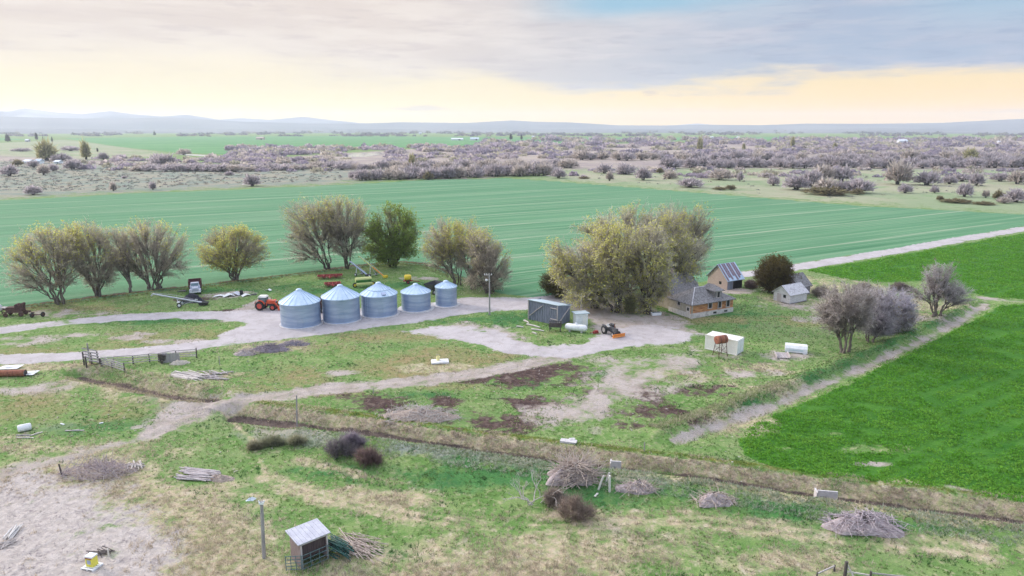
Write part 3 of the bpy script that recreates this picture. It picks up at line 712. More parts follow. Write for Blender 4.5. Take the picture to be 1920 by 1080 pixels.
plant('tree', 'tall narrow tree second from the left in the field edge row', 'tree', (183, 556), [(182, 468, 48, 54), (155, 446, 34, 34), (192, 512, 40, 32)], 102, GR, **{**rowk, 'stems': 6, 'spread': .6})
plant('tree', 'slim leaning tree with a single thin trunk between two broad trees', 'tree', (248, 549), [(228, 462, 26, 42), (236, 490, 20, 30)], 103, GR, **{**rowk, 'stems': 2, 'tips': 320, 'spread': .15, 'tr': .34, 'bud': .12})
plant('tree', 'broad many trunked tree left of the parked truck, yellow buds on top', 'tree', (290, 541), [(292, 466, 72, 52), (278, 440, 52, 30), (336, 482, 32, 44), (250, 470, 32, 36)], 104, GR, **{**rowk, 'stems': 8, 'spread': 1.6, 'tips': 1500})
plant('tree', 'low round solitary tree with a short trunk behind the orange tractor', 'tree', (440, 527), [(443, 466, 72, 40), (446, 450, 50, 31), (425, 488, 54, 22), (480, 480, 34, 26)], 105, GR, **{**rowk, 'stems': 8, 'spread': .5, 'bud': .38, 'top_bias': .3, 'twig_c': (.56, .50, .30)})
plant('tree', 'pale tree leaning left in the tall pair behind the grain bins', 'tree', (617, 506), [(585, 415, 54, 48), (598, 445, 60, 48), (558, 464, 32, 36), (556, 398, 28, 22)], 106, GR, **{**rowk, 'stems': 5, 'tips': 1400, 'spread': .45, 'bud': .2, 'trunk_m': bark_d})
plant('tree', 'tallest pale tree with a dark trunk behind the grain bins', 'tree', (651, 503), [(650, 404, 54, 42), (655, 442, 42, 44), (622, 386, 34, 22)], 107, GR, **{**rowk, 'stems': 5, 'tips': 1300, 'spread': .4, 'bud': .16, 'trunk_m': bark_d})
plant('tree', 'dark green leafy tree behind the blue and yellow augers', 'tree', (737, 500), [(740, 420, 48, 42), (718, 452, 42, 44), (765, 440, 30, 44), (735, 470, 46, 28)], 108, GR,
      stems=7, limbs=8, tips=1000, twigs=9, tr=.40, spread=.9, bud=1.1, top_bias=.12, tl=1.1, tw=.055, bud_s=.17, twig_c=(.42, .40, .24), bud_c=(.34, .45, .10), trunk_m=bark_d, leaf_n=4)
plant('tree', 'small yellow topped tree left in the clump beside the light pole', 'tree', (857, 534), [(838, 446, 44, 38), (818, 470, 30, 36), (872, 440, 42, 30), (850, 480, 36, 30)], 109, GR, **{**rowk, 'stems': 5, 'bud': .55, 'top_bias': .7})
plant('tree', 'bare topped tree in the middle of the clump by the light pole', 'tree', (886, 541), [(890, 472, 40, 46), (905, 450, 30, 28)], 110, GR, **{**rowk, 'stems': 4, 'tips': 600, 'bud': .25})
plant('tree', 'rightmost grey tree of the clump, right behind the light pole', 'tree', (918, 549), [(925, 490, 38, 44), (905, 470, 32, 38), (905, 522, 42, 24), (940, 510, 24, 34)], 111, GR, **{**rowk, 'stems': 7, 'bud': .14, 'spread': 1.0})
wl = dict(stems=5, limbs=10, tips=1300, twigs=8, tr=.55, spread=.6, droop=.22, tl=1.05, tw=.06, inner=.62, twig_c=(.82, .76, .64), twig_c2=(.66, .60, .50), bud_c=(.78, .75, .24), bud_s=.15, bud=.36, top_bias=.25, trunk_m=bark_d)
GW = 'big old willows by the house'
plant('willow', 'left low willow drooping over the yard by the white utility hut', 'tree', (1116, 577), [(1085, 500, 58, 50), (1058, 500, 38, 40), (1040, 470, 26, 24), (1100, 540, 45, 32)], 201, GW, **wl)
plant('willow', 'front centre willow with yellow green crown hanging to the ground', 'tree', (1158, 585), [(1148, 468, 58, 56), (1128, 520, 40, 50), (1160, 510, 36, 44), (1095, 553, 50, 26), (1150, 560, 40, 26)], 202, GW, **{**wl, 'bud': .48})
plant('willow', 'back willow rising highest over the middle of the big grove', 'tree', (1170, 556), [(1160, 432, 66, 46), (1110, 440, 46, 36), (1190, 400, 34, 24), (1190, 525, 44, 40), (1165, 540, 40, 34)], 203, GW, **wl)
plant('willow', 'tan willow draping down beside the log house wall', 'tree', (1215, 588), [(1213, 480, 46, 64), (1222, 545, 26, 36), (1240, 520, 26, 40), (1205, 565, 30, 24)], 204, GW, **{**wl, 'bud': .35})
plant('willow', 'right willow overhanging the roof of the log house', 'tree', (1240, 562), [(1242, 448, 52, 56), (1270, 475, 46, 46), (1300, 480, 34, 40), (1230, 410, 40, 30), (1284, 512, 24, 24, -3.0), (1268, 530, 22, 26, -3.5)], 205, GW, **{**wl, 'bud': .28})
plant('willow', 'sparse willow with open dead limbs at the back right of the grove', 'tree', (1268, 546), [(1296, 408, 38, 30), (1256, 398, 26, 26), (1306, 445, 30, 40), (1275, 430, 30, 36)], 206, GW, **{**wl, 'bud': .15, 'tips': 700, 'droop': .08, 'twig_c': (.56, .49, .41)})
plant('shrub', 'olive shrub at the left foot of the big willow grove', 'shrub', (1048, 556), [(1044, 532, 30, 22)], 207, None, stems=6, limbs=5, tips=350, twigs=9, tr=.10, spread=.8, bud=.7, top_bias=.1, bud_c=(.20, .19, .07), twig_c=(.24, .19, .11), trunk='stem')
plant('sapling', 'small grey green sapling under the willows beside the yard', 'sapling', (1181, 589), [(1181, 571, 11, 15)], 208, None, stems=2, limbs=5, tips=140, twigs=9, tr=.09, spread=.1, tl=.6, bud=.6, top_bias=.1, bud_c=(.34, .34, .17), twig_c=(.36, .33, .24))
plant('shrub', 'big round olive brown shrub between the barn and the small white shed', 'shrub', (1450, 549), [(1450, 512, 38, 31), (1436, 522, 30, 24), (1468, 528, 30, 20), (1450, 500, 28, 20)], 209, None, stems=9, limbs=8, tips=1000, twigs=9, tr=.20, spread=1.6, tl=.8, bud=1.0, top_bias=.1, bud_c=(.17, .135, .05), twig_c=(.17, .13, .075), trunk='stem', trunk_m=bark_d, leaf_n=3)
bare_k = dict(stems=4, limbs=9, tips=1100, twigs=9, tr=.36, spread=.7, tl=.95, tw=.05, bud=.10, top_bias=.1, inner=.35, bud_c=(.36, .30, .24), trunk_m=bark_m)
GB = 'bare trees along the lane bank'
plant('bare_tree', 'bare brown tree on two bent trunks, nearest the white tank shell', 'tree', (1582, 661), [(1574, 570, 52, 46), (1550, 592, 36, 34), (1606, 552, 38, 30), (1592, 600, 44, 28)], 301, GB, **{**bare_k, 'twig_c': (.76, .67, .63), 'stems': 3})
plant('bare_tree', 'bare lilac grey tree in the middle of the lane bank thicket', 'tree', (1632, 641), [(1632, 586, 44, 44), (1652, 568, 34, 28), (1640, 605, 40, 26)], 302, GB, **{**bare_k, 'twig_c': (.74, .67, .72), 'tr': .28})
plant('bare_tree', 'bare bluish grey tree at the right end of the lane bank thicket', 'tree', (1672, 624), [(1670, 580, 40, 40), (1690, 595, 26, 30)], 303, GB, **{**bare_k, 'twig_c': (.75, .68, .76), 'tr': .22, 'stems': 6})
plant('bare_tree', 'lone spreading bare tree between lane and bright green field', 'tree', (1757, 593), [(1752, 520, 34, 29), (1788, 552, 32, 20), (1712, 552, 26, 16), (1765, 545, 36, 24)], 304, GB, **{**bare_k, 'twig_c': (.76, .69, .70), 'stems': 6, 'tips': 700, 'spread': .8})
thk = dict(stems=8, limbs=5, tips=330, twigs=9, tr=.07, spread=1.2, tl=.8, tw=.05, bud=.05, top_bias=.1, inner=.2, trunk='stem')
thk['bud'] = 0
for u, v, ru, rv, c, lab in (
    (1408, 540, 14, 12, (.36, .27, .25), 'low pinkish thicket against the barn\'s open end'),
    (1540, 556, 22, 16, (.37, .31, .27), 'tan bare thicket beside the small white shed'),
    (1620, 548, 26, 14, (.36, .30, .27), 'tan bare thicket behind the lane bank trees'),
    (1688, 546, 24, 14, (.35, .28, .26), 'bare thicket left of the lone spreading tree'),
    (1655, 622, 30, 16, (.36, .31, .27), 'pale dry thicket under the bluish grey bare tree'),
    (1035, 548, 12, 12, (.25, .22, .12), 'small olive bush left of the willows by the field'),
    (640, 853, 36, 24, (.30, .265, .28), 'dark grey round bush left of the reddish bush on the meadow'),
    (662, 838, 26, 20, (.38, .32, .38), 'lilac grey twiggy bush at the back of the meadow pair'),
    (692, 871, 31, 25, (.34, .235, .22), 'dense reddish brown round bush on the near meadow'),
    (1078, 972, 42, 34, (.42, .33, .275), 'brown upright twiggy bush in the near meadow'),
    (1040, 946, 24, 22, (.44, .36, .31), 'pale twiggy bush beside the white dead branches'),
    (512, 834, 26, 8, (.40, .41, .26), 'low olive shrub on the bank left of the dark bushes'),
    (556, 832, 16, 7, (.40, .39, .26), 'small olive shrub on the bank between two shrubs'),
    (478, 842, 12, 5, (.42, .40, .27), 'tiny grey olive shrub at the left end of the bank')):
    dense = v > 800
    plant('shrub', lab, 'shrub', (u, v), [(u - ru * .22, v - rv * .55, ru * .62, rv * .6), (u + ru * .38, v - rv * .38, ru * .6, rv * .46), (u + ru * .05, v - rv * .85, ru * .4, rv * .45)], 400 + u, None, **{**thk, 'twig_c': c, 'tips': 300 if dense else 330, 'tw': .035 if dense else .05, 'tl': .8 if dense else .8, 'droop': -.45 if dense else 0, 'inner': .0 if dense else .2, 'twigs': 8 if dense else 9, 'tr': .05 if dense else .07})

# ---------------------------------------------------------------- shrubs and trees beyond the field
def bush_mesh(seed, c, c2, wide=1.0, tall=1.0, n=420, leafc=None):
    rng = np.random.default_rng(seed)
    d = rng.normal(size=(n, 3)); d /= np.linalg.norm(d, axis=1, keepdims=True); d[:, 2] = np.abs(d[:, 2])
    cl = fbm(d[:, 0] * 2.6 + seed, d[:, 1] * 2.6 + d[:, 2] * 2, seed, 2)
    r = rng.uniform(.35, .95, n) * (.62 + .72 * cl)
    b = d * (r * .75)[:, None] * np.array([wide, wide, tall]) + np.array([0, 0, .18])
    dd = d + rng.normal(size=(n, 3)) * .45 + np.array([0, 0, .35]); dd /= np.linalg.norm(dd, axis=1, keepdims=True)
    V1, F1 = slivers(b, dd, rng.uniform(.18, .5, n), rng.uniform(.07, .14, n), rng)
    V2, F2 = leaves(b * 1.02, rng.uniform(.05, .12, n), rng)
    k = np.clip((cl - .3) * 2.6, 0, 1)[:, None]
    cc = (np.array(c) * k + np.array(c2) * (1 - k)) * rng.uniform(.7, 1.25, (n, 1))
    cl2 = cc if leafc is None else np.array(leafc) * rng.uniform(.7, 1.25, (n, 1))
    # stems
    a = rng.uniform(0, 6.28, 9); e = np.stack([np.cos(a) * .5 * wide, np.sin(a) * .5 * wide, np.full(9, .62 * tall)], -1)
    sp = bez(np.stack([np.cos(a) * .08, np.sin(a) * .08, np.full(9, -.1)], -1), e * np.array([.25, .25, .6]), e, 5)
    TVv, TFf = tubes(sp, np.linspace(.045, .015, 5)[None].repeat(9, 0), 4)
    V = np.concatenate([V1, V2, TVv]); F = [F1, F2 + len(V1), TFf + len(V1) + len(V2)]
    C = np.concatenate([cc, cl2, np.full((len(TFf), 3), .10)])
    o = np_obj('shrub', V, F, crown_m, None, C); m = o.data; bpy.data.objects.remove(o); return m
LIL = [bush_mesh(s, (.62, .55, .565), (.44, .385, .405), 1.0, .95) for s in (1, 2, 3, 4)]
TANB = [bush_mesh(s, (.66, .58, .52), (.49, .42, .38), 1.0, 1.0) for s in (5, 6, 7)]
OLV = [bush_mesh(s, (.28, .24, .13), (.18, .15, .09), 1.1, .8) for s in (8, 9)]
YEL = [bush_mesh(s, (.52, .48, .26), (.40, .36, .2), .8, 1.25, leafc=(.48, .49, .18)) for s in (10, 11)]
DRK = [bush_mesh(s, (.045, .06, .055), (.03, .04, .04), .45, 1.5) for s in (12, 13)]
nshrub = [0]
def bush(meshes, u, v, ru, hp, label, group=None, name='shrub', cat='shrub'):
    p = at(u, v); o = bpy.data.objects.new(name, rnd.choice(meshes)); COL.objects.link(o)
    r = px(p, ru) * 1.28; h = px(p, hp) * 1.25
    o.location = p; o.rotation_euler.z = rnd.uniform(0, 6.28); o.scale = (r, r * rnd.uniform(.8, 1.1), h * .92); nshrub[0] += 1
    return tag(o, label, cat, group)
GF = 'shrubs on the grey flat left of the far field'
for M_, u, v, r, h, lab in (
    (LIL, 18, 330, 14, 18, 'rounded lilac shrub at the far left edge of the grey flat'), (LIL, 63, 365, 15, 15, 'dark shrub on the grey flat close behind the field, far left'),
    (TANB, 83, 328, 11, 17, 'tan shrub beside the lilac shrub at the far left'), (LIL, 137, 318, 17, 18, 'broad dark shrub right of the white farm sheds'),
    (OLV, 34, 311, 9, 11, 'olive bush just left of the white farm sheds'), (LIL, 63, 314, 11, 12, 'dark shrub in front of the white farm sheds'),
    (TANB, 213, 358, 7, 15, 'thin straggly shrub near the field rim, left of the small shrub'), (LIL, 287, 356, 7, 14, 'small upright shrub alone near the far field rim'),
    (LIL, 473, 349, 16, 20, 'round lilac shrub standing alone by the far field edge'), (LIL, 233, 335, 5, 5, 'tiny dark shrub in the middle of the grey flat'),
    (LIL, 430, 329, 9, 7, 'low lilac shrub out on the grey flat'), (LIL, 307, 310, 27, 20, 'largest domed lilac thicket at the back of the grey flat'),
    (YEL, 88, 301, 22, 28, 'wide yellow budding tree behind the white farm sheds'), (YEL, 162, 299, 11, 27, 'narrow yellow budding tree right of the wide yellow one'),
    (LIL, 195, 300, 10, 13, 'lilac shrub right of the narrow yellow tree'), (LIL, 115, 302, 18, 13, 'dark thicket between the two yellow trees'),
    (LIL, 133, 283, 18, 8, 'flat lilac thicket above the yellow trees'), (LIL, 40, 284, 16, 6, 'flat dark thicket on the far left meadow'),
    (TANB, 345, 290, 14, 9, 'reddish thicket left of the small pond'), (LIL, 100, 321, 10, 12, 'lilac shrub left of the broad dark shrub')):
    bush(M_, u, v, r, h, lab, GF)
GR2 = 'shrubs on the pale meadow right of the far field'
for M_, u, v, r, h, lab in (
    (LIL, 1293, 351, 26, 16, 'low lilac thicket where the meadow meets the far field corner'), (TANB, 1350, 337, 26, 17, 'tan thicket behind the low lilac thicket'),
    (LIL, 1387, 340, 7, 16, 'slender shrub beside the tan thicket'), (LIL, 1450, 348, 14, 17, 'round open shrub left of the large meadow thicket'),
    (OLV, 1370, 356, 11, 9, 'small olive bush on the field rim right of the corner'), (OLV, 1350, 356, 12, 5, 'flat olive clump on the field rim'),
    (LIL, 1493, 356, 24, 26, 'left lobe of the large meadow thicket'), (LIL, 1520, 350, 22, 28, 'tall lilac shrub in the large meadow thicket'),
    (TANB, 1543, 340, 20, 28, 'tan crown at the back of the large thicket'), (LIL, 1577, 340, 22, 25, 'dark crown at the back right of the large thicket'),
    (TANB, 1548, 360, 26, 22, 'pale shrub in the front of the large thicket'), (LIL, 1580, 361, 20, 20, 'lilac shrub at the front right of the large thicket'),
    (LIL, 1610, 362, 26, 24, 'right lobe of the large meadow thicket'), (OLV, 1550, 365, 40, 14, 'olive skirt of low growth before the large thicket'), (OLV, 1607, 365, 11, 11, 'olive bush before the right lobe of the large thicket'),
    (TANB, 1684, 346, 26, 38, 'tall tan tree clump right of the large thicket'), (LIL, 1697, 362, 13, 15, 'lilac shrub in front of the tall tan clump'),
    (LIL, 1737, 347, 24, 24, 'broad lilac thicket right of the tall tan clump'), (LIL, 1780, 345, 15, 14, 'lilac shrub between two thickets on the right meadow'),
    (LIL, 1803, 340, 20, 14, 'lilac thicket on the back of the right meadow'), (LIL, 1808, 369, 15, 24, 'upright lilac shrub alone on the right meadow'),
    (TANB, 1848, 371, 7, 13, 'small straggly shrub right of the upright lilac one'), (LIL, 1830, 348, 14, 22, 'feathery grey shrub behind the straggly one'),
    (LIL, 1875, 340, 18, 15, 'lilac thicket near the right frame edge, far back'), (TANB, 1907, 345, 18, 22, 'tan thicket near the right frame edge'),
    (LIL, 1904, 379, 22, 22, 'dark thicket on the field rim at the right frame edge'), (OLV, 1872, 374, 10, 16, 'olive bush left of the dark thicket at the right edge'), (TANB, 1882, 381, 14, 10, 'brown low clump before the dark right thicket'),
    (OLV, 1762, 376, 6, 9, 'small olive bush on the right field rim'), (OLV, 1794, 380, 26, 7, 'long flat olive clump on the right field rim'), (OLV, 1845, 384, 18, 6, 'flat brown clump further along the right field rim'),
    (LIL, 1752, 362, 8, 12, 'small dark shrub right of the meadow hollow'),
    (OLV, 803, 337, 9, 14, 'olive tree on the rim of the far field, left of centre'), (LIL, 834, 335, 7, 17, 'first of three upright bare trees on the far rim'), (LIL, 846, 335, 7, 17, 'second of three upright bare trees on the far rim'), (TANB, 862, 334, 12, 19, 'third and broadest of three bare trees on the far rim'),
    (LIL, 1133, 325, 14, 16, 'lilac shrub on the meadow behind the far field corner'), (LIL, 1172, 327, 19, 18, 'dark lilac thicket right behind the field corner'), (TANB, 1143, 339, 8, 15, 'straggly shrub near the field corner'),
    (LIL, 1206, 338, 15, 22, 'round open crowned tree on the far rim right of the corner'), (OLV, 1237, 325, 6, 10, 'small dark tree behind the round crowned tree'), (TANB, 1255, 335, 14, 13, 'tan shrub right of the round crowned tree'), (LIL, 1047, 334, 16, 18, 'grey shrub on the rim at the far field corner'), (OLV, 1095, 335, 10, 4, 'flat olive clump at the field corner')):
    bush(M_, u, v, r, h, lab, GR2)
for u, v, r, h, lab in ((1312, 285, 7, 21, 'pale green poplar rising from the far brush, left of three'), (1485, 280, 5, 18, 'slim pale green poplar in the far brush, middle of three'), (1394, 282, 4, 10, 'short green tree between two poplars'),
                        (1818, 302, 15, 18, 'wide bright yellow green tree in the brush at the right'), (773, 318, 8, 22, 'ragged yellow green tree in the brush left of centre'), (1565, 281, 5, 10, 'small yellow tree far in the brush')):
    bush(YEL, u, v, r, h, lab, None, 'tree', 'tree')
for u, v, r, h, lab in ((15, 266, 7, 9, 'dark evergreen at the far left farm'), (69, 263, 5, 9, 'pointed dark evergreen by the far left farm'), (81, 266, 2.5, 6, 'thin dark poplar right of the evergreen'), (98, 266, 2.5, 6, 'second thin dark poplar right of the evergreen'),
                        (183, 285, 3, 5, 'tiny dark bush on the far left meadow'), (290, 254, 4, 5, 'dark tree on the far edge of the big pale field'), (978, 262, 4, 6, 'dark evergreen right of the long white barns'), (958, 262, 5, 7, 'dark tree beside the long white barns')):
    bush(DRK, u, v, r, h, lab, None, 'evergreen_tree', 'tree')
# belts of like shrubs nobody can tell apart
def belt(n, u0, u1, vfun, r, h, label, group, meshes):
    for i in range(n):
        u = u0 + (u1 - u0) * (i + rnd.uniform(0, 1)) / n; v = vfun(u) + rnd.uniform(-2.2, 2.2)
        s = rnd.uniform(.7, 1.3)
        bush(rnd.choice(meshes), u, v, r * s, h * s, label, group)
belt(46, 662, 1040, lambda u: np.interp(u, [660, 760, 900, 1040], [337, 335, 331, 328]), 15, 17, 'bare lilac shrub in the thick belt on the far rim of the green field', 'rim belt of shrubs', [LIL, LIL, TANB])
belt(34, 640, 1080, lambda u: np.interp(u, [640, 850, 1060], [318, 316, 314]), 16, 12, 'bare shrub of the second belt behind the far rim', 'second belt of shrubs', [LIL, TANB])
belt(30, 255, 640, lambda u: np.interp(u, [250, 450, 640], [319, 320, 316]), 15, 10, 'shrub of the ragged row across the back of the grey flat', 'ragged row of shrubs', [LIL, LIL, TANB])
belt(62, 1250, 1960, lambda u: 314 + .0 * u, 15, 15, 'dark lilac shrub of the straight belt behind the pale meadow', 'straight belt of shrubs', [LIL])
belt(40, 1080, 1960, lambda u: 300 + (u - 1080) * .001, 15, 13, 'shrub of the tan lilac belt behind the straight belt', 'tan lilac belt of shrubs', [LIL, TANB])
# the far brush flats and the wooded plain: masses
def clumps(name, pts, rpx, hpx, cols, seed, n=46):
    rng = np.random.default_rng(seed); Vs = []; Cs = []
    for (u, v) in pts:
        p = at(u, v); r = px(p, rpx) * rng.uniform(.6, 1.4); h = px(p, hpx) * rng.uniform(.6, 1.4)
        d = rng.normal(size=(n, 3)); d /= np.linalg.norm(d, axis=1, keepdims=True); d[:, 2] = np.abs(d[:, 2])
        c = np.array(p) + d * np.array([r, r, h]) * rng.uniform(.55, 1, (n, 1))
        sz = .5 * math.sqrt(r * h) * rng.uniform(.5, 1.1, n)
        V_, F_ = leaves(c, sz, rng); Vs.append(V_)
        Cs.append(np.array(cols[rng.integers(len(cols))]) * rng.uniform(.65, 1.2, (n, 1)))
    V = np.concatenate(Vs); o = np_obj(name, V, np.arange(len(V)).reshape(-1, 4), crown_m, None, np.concatenate(Cs)); return tag(o, kind='stuff')
pts = [(rnd.uniform(-200, 2120), 0) for _ in range(900)]
pp = []
for i in range(2300):
    u = rnd.uniform(430, 2150); v = rnd.uniform(262, 298) if u > 900 else rnd.uniform(277, 305)
    if 640 < u < 730 and v > 282: continue
    if vnoise(u / 55, v / 4, 5) < .34: continue
    pp.append((u, v))
pp += [(rnd.uniform(1060, 1980), rnd.uniform(317, 334)) for _ in range(110)] + [(rnd.uniform(150, 650), rnd.uniform(297, 322)) for _ in range(120)]
clumps('brush_mass', pp, 12, 6, [(.56, .48, .52), (.44, .37, .44), (.62, .54, .47), (.38, .33, .40), (.54, .50, .38), (.60, .52, .50)], 51)
pp = [(rnd.uniform(-250, 2150), rnd.uniform(246.5, 256)) for _ in range(1700)]
pp = [q_ for q_ in pp if vnoise(q_[0] / 60, q_[1] / 2.5, 8) > .40]
clumps('far_woodland', pp, 6, 3.2, [(.20, .18, .24), (.15, .15, .20), (.30, .27, .24), (.25, .22, .27)], 52, 30)
pp = [(rnd.uniform(-200, 640), rnd.uniform(300, 358)) for _ in range(2000)] + [(rnd.uniform(1100, 2000), rnd.uniform(320, 372)) for _ in range(160)]
pp = [q_ for q_ in pp if q_[1] < np.interp(q_[0], [-200, 0, 300, 640, 1100, 1400, 1920], [385, 368, 352, 338, 335, 362, 395])]
clumps('sagebrush', pp, 3.6, 1.7, [(.30, .32, .28), (.22, .25, .23), (.38, .34, .27), (.30, .27, .27)], 53, 16)
# ================================================================ buildings and farm things
galv = mat('galvanised_wall', (.33, .41, .55), (.41, .49, .62), .8, .40, .6, stretch=(.35, .35, 3.2), c3=(.29, .37, .53), spec=.5, contrast=(.42, .58))
galv_r = mat('galvanised_roof', (.44, .56, .70), (.52, .63, .76), 1.2, .5, .35, spec=.5)
conc = mat('pale_concrete', (.50, .47, .47), (.60, .57, .56), 3, .9, bump=.01)
white_p = mat('white_paint', (.80, .80, .80), (.72, .72, .73), 1.5, .55, c3=(.68, .67, .66))
cream_p = mat('cream_steel', (.83, .80, .76), (.79, .76, .71), 1.2, .5, c3=(.74, .70, .64))
wood_g = mat('weathered_wood', (.27, .25, .25), (.38, .35, .34), 6, .9, stretch=(1, 1, .15), bump=.01)
wood_b = mat('blue_grey_boards', (.19, .205, .255), (.26, .275, .33), 5, .85, stretch=(1, 1, .12))
wood_p = mat('pale_timber', (.52, .46, .42), (.64, .58, .53), 5, .85, stretch=(.2, 1, 1))
wood_d = mat('dark_timber', (.085, .07, .07), (.13, .11, .10), 5, .9, stretch=(1, 1, .2))
wood_l = mat('lilac_grey_planks', (.44, .38, .37), (.54, .48, .47), 6, .9, stretch=(1, 1, .3))
siding_pk = mat('faded_pinkish_siding', (.40, .31, .28), (.49, .40, .36), 4, .9, stretch=(.3, .3, 5))
log_m = mat('brown_logs', (.50, .23, .10), (.60, .33, .17), 3, .8, stretch=(.4, .4, 3), c3=(.26, .11, .06))
shingle = mat('grey_shingles', (.19, .18, .185), (.27, .255, .26), 4, .92, bump=.03, c3=(.14, .13, .125), contrast=(.42, .58))
shingle_w = mat('pale_shingles', (.50, .48, .50), (.60, .58, .60), 4, .9, bump=.02, c3=(.36, .33, .34))
plaster = mat('stained_plaster', (.34, .30, .24), (.42, .37, .31), 2, .9, c3=(.32, .29, .23))
stone = mat('white_stone', (.56, .51, .49), (.66, .61, .58), 3, .9, bump=.02, c3=(.45, .40, .37))
tin_b = mat('pale_blue_tin', (.50, .60, .66), (.58, .66, .71), 2, .5, .3)
glass_d = mat('dark_opening', (.018, .018, .022), (.03, .03, .035), 2, .3)
blk = mat('black_rubber', (.022, .022, .024), (.04, .04, .042), 6, .8)
blk_t = mat('black_tarp', (.020, .020, .030), (.04, .04, .055), 2, .6, bump=.05)
orange = mat('orange_red_paint', (.72, .11, .045), (.60, .09, .04), 2, .4, spec=.5)
orange_b = mat('orange_blade', (.80, .28, .05), (.66, .22, .05), 3, .5)
rust = mat('rust', (.26, .09, .055), (.34, .14, .09), 4, .85, bump=.01, c3=(.17, .06, .045))
rust_d = mat('dark_rust', (.075, .040, .038), (.12, .06, .055), 4, .85)
red_o = mat('faded_red', (.33, .05, .045), (.24, .045, .045), 4, .7)
green_p = mat('machine_green', (.06, .22, .05), (.05, .17, .05), 3, .5)
lid_y = mat('pale_yellow_lid', (.62, .62, .25), (.52, .54, .22), 2, .5)
yellow = mat('yellow_paint', (.80, .58, .04), (.70, .48, .04), 3, .45)
steel = mat('grey_steel', (.42, .43, .47), (.52, .53, .56), 4, .4, .5)
steel_d = mat('dark_steel', (.07, .07, .08), (.11, .11, .12), 4, .6, .3)
blue_t = mat('blue_tube', (.36, .42, .58), (.45, .50, .64), 3, .5, .3)
maroon = mat('maroon_paint', (.12, .035, .04), (.09, .03, .035), 3, .6)
cabw = mat('faded_white_blue_paint', (.62, .62, .68), (.52, .54, .62), 3, .5)
glass_b = mat('window_glass', (.10, .16, .18), (.14, .20, .22), 1, .12, spec=.6)
green_d = mat('dark_green_pipe', (.022, .105, .085), (.03, .075, .07), 4, .5)
teal_b = mat('blue_grey_gate', (.10, .16, .17), (.14, .20, .21), 4, .5)
brn_w = mat('reddish_shed_boards', (.34, .25, .235), (.44, .34, .32), 5, .9, stretch=(4, 4, .2))
brn_d = mat('dark_shed_boards', (.060, .040, .042), (.10, .07, .07), 5, .9, stretch=(4, 4, .2))
dirt_m = mat('heap_soil', (.36, .29, .29), (.46, .39, .385), 4, .95, bump=.06, c3=(.25, .195, .19))
straw_m = mat('heap_straw', (.42, .34, .28), (.32, .25, .21), 8, .95, bump=.05, c3=(.24, .18, .16))
stick_m = mat('dry_sticks', (.50, .41, .355), (.38, .30, .265), 8, .9, c3=(.60, .52, .45))
stick_w = mat('bleached_sticks', (.56, .50, .46), (.42, .37, .35), 8, .9)

